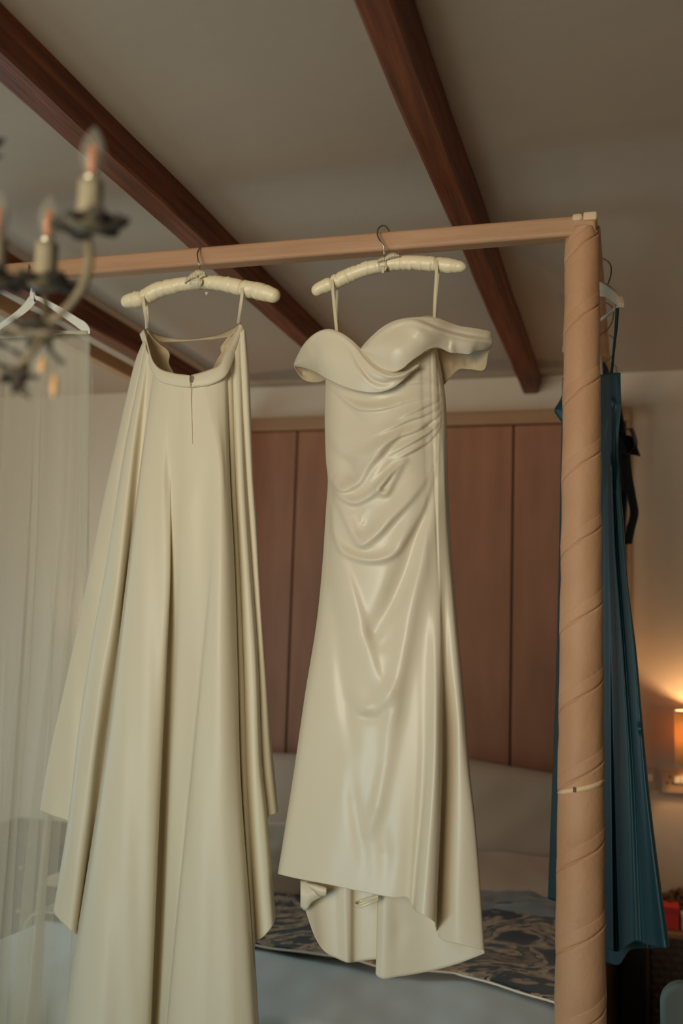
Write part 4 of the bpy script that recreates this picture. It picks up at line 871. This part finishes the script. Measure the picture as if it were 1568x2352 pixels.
tube('hook', [at(75, 685, VY), at(75, 662, VY - .014), at(68, 640, VY - .022), at(66, 618, VY - .014), at(72, 600, VY + .02), at(82, 602, VY + .05), at(86, 622, VY + .068)], .002, M['metal'], vh, 8, 40)
veil = thing('bridal_veil', V(90, 780, VY), 'long sheer ivory veil gathered on the white hanger', 'veil')
def veil_keys(lines, d0, amp, bot=2420):
    """lines: photo x of each fold line at y = 768, 1100, 1500, 1900, 2352; the cloth swings back towards the bed lower down"""
    ks = []
    for i, l in enumerate(lines):
        sg = amp * (1 if i % 2 else -1)
        ks.append(K(list(zip((768, 1100, 1500, 1900, 2352), l)), [(768, -.012 + .25 * d0 + .2 * sg), (1200, .7 * d0 + .7 * sg), (1900, d0 + sg), (2352, d0 + sg)], 768 + 2 * math.sin(2 * i), bot))
    return ks
L_A = [(206, 206, 196, 178, 150), (204, 200, 176, 130, 80), (196, 186, 150, 104, 62), (188, 178, 158, 118, 86), (170, 160, 130, 92, 48), (160, 146, 112, 66, 22), (150, 142, 122, 88, 60), (120, 108, 92, 56, 24), (104, 92, 62, 24, -14), (92, 88, 70, 40, 14), (60, 50, 34, 0, -30), (40, 26, 0, -36, -76), (10, 0, -14, -40, -70), (-30, -46, -70, -100, -130)]
L_B = [(204, 205, 206, 208, 205), (200, 196, 204, 196, 178), (190, 186, 190, 176, 150), (180, 184, 196, 190, 172), (150, 148, 150, 128, 96), (120, 116, 118, 96, 66), (108, 110, 122, 112, 92), (70, 66, 60, 30, -4), (30, 20, 10, -20, -54), (14, 12, 10, 0, -20), (-30, -46, -64, -90, -120)]
L_C = [(202, 198, 172, 140, 104), (186, 178, 146, 100, 52), (174, 168, 148, 116, 80), (140, 128, 96, 48, -4), (90, 78, 44, 0, -50), (76, 70, 50, 20, -20), (20, 0, -40, -80, -120)]
grid('tulle_layer', loft(veil_keys(L_A, -.088, .010), 120, 8, VY), M['veil'], veil, 0)
grid('tulle_layer', loft(veil_keys(L_B, -.102, .010), 120, 8, VY), M['veil'], veil, 0)
grid('tulle_layer', loft(veil_keys(L_C, -.078, .008), 120, 8, VY), M['veil'], veil, 0)
grid('flyaway_edge', band2([(196, 764), (205, 770), (208, 800)], [(178, 1100), (202, 1060), (226, 1032)], [(0, -.10), (1, -.115)], VY, 16, 24, .006), M['veil'], veil, 0)
ribbon('gathered_top', [at(-30, 776, VY - .012), at(80, 768, VY - .014), at(150, 763, VY - .013), at(200, 764, VY - .010)], .011, (0, .2, 1), M['veiledge'], veil, 30)

# ------------------------------------------------------------------ bridesmaid dresses on the side rail
def tY(px, py): return 2.655 - (px - 1385) * (.0029 - .0014 * np.clip((np.asarray(py, float) - 860) / 1300, 0, 1))
HX = -.058
def slope_hanger(name, p0, p1, hookp, label, m, grp='hangers along the side rail', sag=.055, bar=True):
    """coat hanger with arms from p0 to p1 (world points), neck in the middle, hook over the side rail"""
    p0, p1 = Vector(p0), Vector(p1); mid = (p0 + p1) / 2; up_ = Vector((0, 0, 1)); d = (p1 - p0).normalized(); nrm = d.cross(up_).normalized()
    t = thing(name, mid + up_ * .11, label, 'hanger', grp)
    neck = mid + up_ * .148
    for q in (p0, p1):
        dq = (q - mid); L_ = dq.length; dq.normalize(); V2 = []
        prof = [(-.006, .150, .125), (.018, .146, .108), (.045, .124, .078), (L_ * .55, .086, .052), (L_ * .85, .044, .012), (L_ * .96, .024, -.004), (L_ + .002, .004, -.008)]
        for s_, a_, b_ in prof:
            c = mid + dq * s_
            V2 += [c + up_ * a_ + nrm * .006, c + up_ * b_ + nrm * .006, c + up_ * b_ - nrm * .006, c + up_ * a_ - nrm * .006]
        f = gridfaces(len(prof), 4, True).tolist() + [[0, 1, 2, 3], [len(V2) - 1, len(V2) - 2, len(V2) - 3, len(V2) - 4]]
        bevel(mesh('arm', [tuple(v) for v in V2], f, m, t, False), .002)
    if bar: tube('trouser_bar', [p0 + d * .012 + up_ * .004, p1 - d * .012 + up_ * .004], .0045, m, t, 8)
    tube('hook', [neck - up_ * .01] + [Vector(h) for h in hookp], .0019, M['hookdark'], t, 8, 44)
    return t
def hook_pts(y, neck):
    z0 = RZ + .020
    return [Vector((neck.x, y, neck.z + .015)), Vector((-.064, y, RZ - .035)), Vector((-.050, y, RZ - .005)), Vector((-.051, y, z0 + .012)), Vector((-.068, y, z0 + .028)), Vector((-.095, y, z0 + .032)), Vector((-.122, y, z0 + .016)), Vector((-.130, y, RZ - .006))]
pn = V(1428, 700, tY(1428, 0)); pf = V(1296, 782, tY(1296, 0)); pf.z = pn.z
mid = (pn + pf) / 2
h1 = slope_hanger('wooden_hanger', pf, pn, hook_pts(mid.y, mid + Vector((0, 0, .148))), 'cream wooden hanger nearest the bed post holding the teal dress', M['cream'])
teal = thing('bridesmaid_dress', V(1400, 900, 2.62), 'long teal satin dress hanging behind the wrapped bed post', 'dress')
def tk(x, d, top, hem): return K(x, d, top, hem)
t_keys = [
 tk([(860, 1300), (1500, 1290), (2065, 1275)], -.05, 872, 2070),
 tk([(860, 1292), (1500, 1278), (2065, 1258)], -.02, 868, 2064),
 tk([(860, 1300), (1500, 1295), (2070, 1280)], .02, 866, 2070),
 tk([(860, 1335), (1500, 1335), (2120, 1330)], .045, 862, 2120),
 tk([(860, 1370), (1100, 1378), (1500, 1376), (2170, 1372)], .05, 860, 2160),
 tk([(860, 1384), (1100, 1384), (1500, 1385), (2180, 1388)], .055, 860, 2176),
 tk([(860, 1389), (1030, 1393), (1200, 1389), (1500, 1391), (2180, 1397)], [(860, .058), (1200, .05), (2180, .062)], 859, 2180),
 tk([(860, 1393), (1030, 1397), (1200, 1395), (1500, 1399), (2180, 1408)], [(860, .062), (1200, .045), (2180, .068)], 859, 2184),
 tk([(860, 1396), (1030, 1399), (1200, 1399), (1500, 1407), (1800, 1411), (2180, 1417)], [(860, .064), (1030, .064), (1200, .044), (1500, .042), (2180, .05)], 858, 2186),
 tk([(860, 1399), (1030, 1400), (1200, 1402), (1500, 1412), (1800, 1416), (2180, 1422)], [(860, .066), (1030, .068), (1200, .048), (1500, .046), (2180, .050)], 858, 2184),
 tk([(860, 1404), (1030, 1402), (1200, 1405), (1500, 1419), (1800, 1428), (2180, 1436)], [(860, .066), (1030, .07), (1200, .062), (1500, .07), (2180, .08)], 857, 2176),
 tk([(860, 1409), (1030, 1405), (1200, 1409), (1500, 1428), (1800, 1443), (2170, 1454)], [(860, .064), (1030, .066), (1200, .060), (1500, .068), (2180, .085)], 856, 2164),
 tk([(860, 1413), (1030, 1408), (1200, 1414), (1500, 1436), (1800, 1458), (2165, 1478)], [(860, .060), (1030, .056), (1200, .036), (1500, .045), (2180, .060)], 856, 2167),
 tk([(860, 1417), (1030, 1412), (1200, 1420), (1500, 1446), (1800, 1470), (2172, 1500)], [(860, .054), (1030, .046), (1200, .044), (1500, .060), (2180, .072)], 856, 2173),
 tk([(860, 1421), (930, 1423), (1030, 1416), (1200, 1426), (1500, 1455), (1800, 1480), (2178, 1522)], [(860, .044), (1030, .038), (1200, .050), (1500, .058), (2180, .06)], 856, 2178),
 tk([(860, 1424), (930, 1425), (1030, 1419), (1100, 1423), (1200, 1431), (1300, 1437), (1500, 1461), (1650, 1474), (1800, 1488), (2000, 1512), (2170, 1536)], [(860, .03), (2170, .03)], 857, 2176),
 tk([(860, 1421), (1030, 1415), (1200, 1426), (1500, 1454), (1800, 1478), (2170, 1520)], -.01, 858, 2176),
 tk([(860, 1412), (1200, 1412), (1500, 1436), (2170, 1490)], -.04, 860, 2180),
]
tf = fold_field([([(1400, 1040), (1406, 1075), (1415, 1095)], .006, 4, 4), ([(1401, 1060), (1407, 1095), (1418, 1118)], .006, 4, 4), ([(1401, 1082), (1408, 1120), (1417, 1140)], .006, 4, 4), ([(1401, 1012), (1398, 1080), (1392, 1140)], .006, 4, 4),
                 ([(1413, 930), (1404, 920), (1392, 960), (1385, 1020)], .008, 5, 5, (.4, 1, 1, .4)), ([(1403, 870), (1404, 930), (1401, 1030)], .005, 3, 3), ([(1462, 1660), (1470, 1672), (1466, 1690)], -.012, 7, 7)])
grid('dress_body', loft(t_keys, 300, 6, tY, tf), M['teal'], teal, .0012)
grid('back_hem', loft([tk([(2100, 1384), (2215, 1386)], -.02, 2080, 2210), tk([(2100, 1400), (2215, 1402)], -.03, 2080, 2214), tk([(2100, 1416), (2215, 1420)], -.03, 2080, 2217), tk([(2100, 1440), (2190, 1446)], -.035, 2080, 2184), tk([(2100, 1470), (2180, 1490)], -.05, 2080, 2178)], 40, 8, tY), M['teal'], teal, .0012)
grid('drop_sleeve', band2([(1306, 865), (1296, 895), (1284, 922), (1274, 938)], [(1310, 985), (1296, 975), (1284, 962), (1273, 946)], [(0, .05), (1, .02)], tY(1285, 0), 24, 10, .02), M['teal'], teal, .0015)
for pts in ([(1416, 690, .012), (1414, 740, .012), (1409, 800, .02), (1402, 868, .05)], [(1420, 694, -.012), (1417, 740, -.01), (1410, 800, .0), (1404, 866, .03)]):
    q_ = np.array([at(x, y, tY(x, 0) - d) for x, y, d in pts]); ribbon('strap', q_, .006, (1, -.6, 0), M['teal'], teal, 24)

def edge_hanger(y, label, length=.30):
    hk = at(1400, 700, y); zt = RZ - .222
    return slope_hanger('wooden_hanger', Vector((-.10, y - length / 2, zt)), Vector((-.085, y + length / 2, zt)), hook_pts(y, Vector((-.092, y, zt + .148))), label, M['cream'])
edge_hanger(3.10, 'cream hanger turned edge-on, second along the side rail from the bed post')
h3 = edge_hanger(3.44, 'cream hanger on the side rail carrying the dark bow dress')
edge_hanger(3.80, 'cream hanger with a visible hook, fourth along the side rail from the bed post')
edge_hanger(4.16, 'cream hanger at the far end of the side rail nearest the wall')
# second, darker dress with a bow at the waist
NY = 3.46
navy = thing('bridesmaid_dress', V(1415, 950, NY), 'dark navy-teal dress with a waist bow hanging behind the teal dress', 'dress')
n_keys = [K([(830, 1372), (1500, 1370), (2100, 1360)], -.03, 826, 2050), K([(830, 1378), (1000, 1390), (1500, 1390), (2100, 1385)], .03, 824, 2052),
          K([(880, 1400), (1000, 1408), (1500, 1410), (2100, 1412)], .045, 856, 2056), K([(905, 1412), (1000, 1418), (1250, 1420), (1500, 1426), (2100, 1440)], .02, 870, 2058),
          K([(905, 1420), (1000, 1434), (1100, 1436), (1250, 1431), (1500, 1440), (2100, 1466)], .035, 885, 2060), K([(905, 1424), (960, 1429), (1000, 1438), (1100, 1442), (1250, 1436), (1500, 1446), (2100, 1476)], .0, 900, 2060),
          K([(905, 1418), (1000, 1428), (1250, 1426), (1500, 1432), (2100, 1456)], -.04, 905, 2060)]
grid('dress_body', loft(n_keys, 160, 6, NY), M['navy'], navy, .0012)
def nrib(name, pts, w, wd): 
    q_ = np.array([at(x, y, NY - d) for x, y, d in pts]); return ribbon(name, q_, w, wd, M['navy'], navy, 30, .0012)
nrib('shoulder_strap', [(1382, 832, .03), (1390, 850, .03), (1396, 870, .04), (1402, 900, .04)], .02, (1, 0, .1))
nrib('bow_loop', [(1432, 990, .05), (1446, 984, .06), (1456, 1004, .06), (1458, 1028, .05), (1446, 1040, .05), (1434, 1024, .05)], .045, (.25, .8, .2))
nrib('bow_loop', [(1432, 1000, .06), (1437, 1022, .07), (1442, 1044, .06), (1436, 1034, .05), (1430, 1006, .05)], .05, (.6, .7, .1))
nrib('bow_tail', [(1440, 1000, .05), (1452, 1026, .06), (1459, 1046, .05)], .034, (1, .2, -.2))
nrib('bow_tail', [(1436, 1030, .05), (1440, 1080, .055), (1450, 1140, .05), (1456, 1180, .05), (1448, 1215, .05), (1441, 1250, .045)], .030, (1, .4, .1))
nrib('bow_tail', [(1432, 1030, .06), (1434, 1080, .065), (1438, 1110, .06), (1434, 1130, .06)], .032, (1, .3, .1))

# ------------------------------------------------------------------ chandelier (near the lens, out of focus)
CYD = .92
ct = V(-95, 700, CYD)
chn = thing('chandelier', Vector((ct.x, ct.y, 2.0)), 'aged metal leaf chandelier with unlit candle bulbs hanging close to the camera', 'chandelier')
def C_(px, py, dy=0): return V(px, py, CYD + dy)
s1 = depth(C_(150, 650)) / F
tube('stem', [(ct.x, ct.y, ZC - .002), (ct.x, ct.y, 2.1), (ct.x, ct.y, C_(-95, 860).z)], [.007, .007, .009], M['chandelier'], chn, 10)
lathe('ceiling_rose', [(0, ZC - .03), (.03, ZC - .03), (.05, ZC - .012), (.055, ZC - .001), (0, ZC - .001)], (ct.x, ct.y, 0), M['chandelier'], chn, 20)
lathe('hub', [(0, -.035), (.012, -.032), (.026, -.012), (.03, .0), (.026, .014), (.012, .03), (0, .034)], tuple(C_(-95, 850)), M['chandelier'], chn, 18)
tube('arm', [C_(-95, 850), C_(-30, 868), C_(30, 850), C_(80, 800), C_(108, 748, .01)], 9 * s1, M['chandelier'], chn, 10, 40)
tube('arm', [C_(104, 752, .01), C_(140, 722), C_(176, 682), C_(197, 640), C_(204, 600), C_(204, 556)], np.array([9, 10, 10.5, 11, 11, 10]) * s1, M['chandelier'], chn, 10, 40)
tube('arm', [C_(104, 760, .01), C_(107, 730, .04), C_(106, 705, .07), C_(103, 684, .09)], 9 * s1, M['chandelier'], chn, 10, 24)
tube('arm', [C_(-95, 850), C_(-60, 800, -.03), C_(-20, 720, -.03), C_(-12, 670, -.03)], 9 * s1, M['chandelier'], chn, 10, 24)
def leaf(name, base, tip, width, droop, m, par, n=9):
    base, tip = Vector(base), Vector(tip); ax = tip - base; L_ = ax.length; ax.normalize()
    sd = ax.cross(Vector((.1, .25, 1))).normalized(); nr = sd.cross(ax).normalized(); V2 = []
    for i in range(n):
        s_ = i / (n - 1); w = width * (math.sin(math.pi * min(1, s_ * .92 + .06)) ** .8) * (1 + .16 * math.sin(s_ * 19))
        c = base + ax * (L_ * s_) - nr * (droop * L_ * (4 * s_ * (1 - s_)))
        V2 += [c - sd * w + nr * w * .35, c, c + sd * w + nr * w * .35]
    return mesh(name, [tuple(v) for v in V2], gridfaces(n, 3), m, par, True, .0016)
def candle(px, ybase, w, h, dy, petals, lit_h, seed):
    rnd = random.Random(seed); p = C_(px, ybase, dy); s = depth(p) / F
    # drip dish of leaves
    lathe('drip_dish', [(.003, -.8 * w * s * .45), (w * s * .55, -w * s * .35), (w * s * .95, -w * s * .05), (w * s * 1.0, 0), (w * s * .9, .001), (w * s * .5, -w * s * .25), (.003, -w * s * .3)], tuple(p), M['chandelier'], chn, 20)
    for k in range(petals):
        a = 2 * math.pi * k / petals + .3 + rnd.uniform(-.2, .2); r_ = w * s * rnd.uniform(1.25, 1.75)
        b = p + Vector((math.cos(a) * w * s * .4, math.sin(a) * w * s * .4, -w * s * .2))
        leaf('leaf', b, p + Vector((math.cos(a) * r_, math.sin(a) * r_, w * s * rnd.uniform(-.25, .12))), w * s * .5, .12, M['leafmetal'], chn)
    r = w * s * .5
    sl = lathe('candle_sleeve', [(0, -.004), (r, -.004), (r * 1.02, h * s * .3), (r * .97, h * s * .7), (r, h * s), (r * .6, h * s + .001), (0, h * s + .001)], tuple(p), M['candle'], chn, 20)
    tube('wax_drip', [p + Vector((r * .9, -r * .3, h * s * .97)), p + Vector((r * 1.05, -r * .3, h * s * .5)), p + Vector((r * 1.06, -r * .3, h * s * .1))], [.0025, .003, .002], M['leafmetal'], sl, 6)
    z0 = h * s
    lathe('bulb_cap', [(0, z0 + .001), (r * .72, z0 + .001), (r * .75, z0 + 12 * s), (r * .6, z0 + 18 * s), (0, z0 + 18 * s)], tuple(p), M['socketring'], chn, 18)
    H = lit_h * s; zb = z0 + 16 * s
    bu = lathe('bulb', [(r * .5, zb), (r * .95, zb + H * .22), (r * 1.08, zb + H * .42), (r * .9, zb + H * .66), (r * .5, zb + H * .86), (r * .16, zb + H * .97), (.0003, zb + H)], tuple(p), M['glass'], chn, 20)
    lathe('filament_tube', [(0, zb), (r * .38, zb + .001), (r * .42, zb + H * .3), (r * .34, zb + H * .58), (0, zb + H * .66)], tuple(p), M['filament'], bu, 14)
candle(204, 508, 58, 92, 0, 6, 122, 1)
candle(103, 645, 52, 86, .09, 6, 108, 2)
candle(-14, 636, 52, 86, -.03, 6, 110, 3)
for b, t, w in (((104, 748), (122, 790), 12), ((100, 752), (60, 800), 14), ((60, 822), (20, 800), 16), ((110, 770), (140, 838), 14), ((60, 830), (30, 905), 18), ((36, 848), (66, 900), 14),
                ((30, 850), (2, 880), 16), ((108, 745), (150, 775), 15), ((70, 745), (20, 735), 18), ((104, 740), (60, 752), 16), ((40, 770), (130, 768), 24), ((0, 770), (60, 758), 20), ((20, 846), (-20, 830), 14), ((52, 776), (150, 752), 19), ((8, 838), (92, 868), 18), ((100, 782), (150, 836), 17), ((20, 800), (-30, 772), 19), ((30, 880), (70, 915), 15), ((44, 760), (96, 720), 18)):
    leaf('leaf', C_(*b), C_(*t), w * s1, .1, M['leafmetal'] if w < 20 else M['chandelier'], chn)
for x, y, hh in ((126, 870, 46), (98, 830, 30)):
    tube('drop_wire', [C_(104, 772), C_(x, y - 12)], .0008, M['chandelier'], chn, 5)
    p = C_(x, y, 0); lathe('glass_drop', [(.0003, 14 * s1), (4 * s1, 6 * s1), (9 * s1, -hh * .4 * s1), (8 * s1, -hh * .7 * s1), (.0003, -hh * s1)], tuple(p), M['tassel'], chn, 14)
leaf('leaf', C_(-70, 345), C_(12, 318), 18 * s1, .1, M['leafmetal'], chn); leaf('leaf', C_(-75, 350), C_(6, 358), 14 * s1, .1, M['leafmetal'], chn)
tube('arm', [C_(-95, 380), C_(-85, 360), C_(-68, 346)], 5 * s1, M['chandelier'], chn, 8, 12)
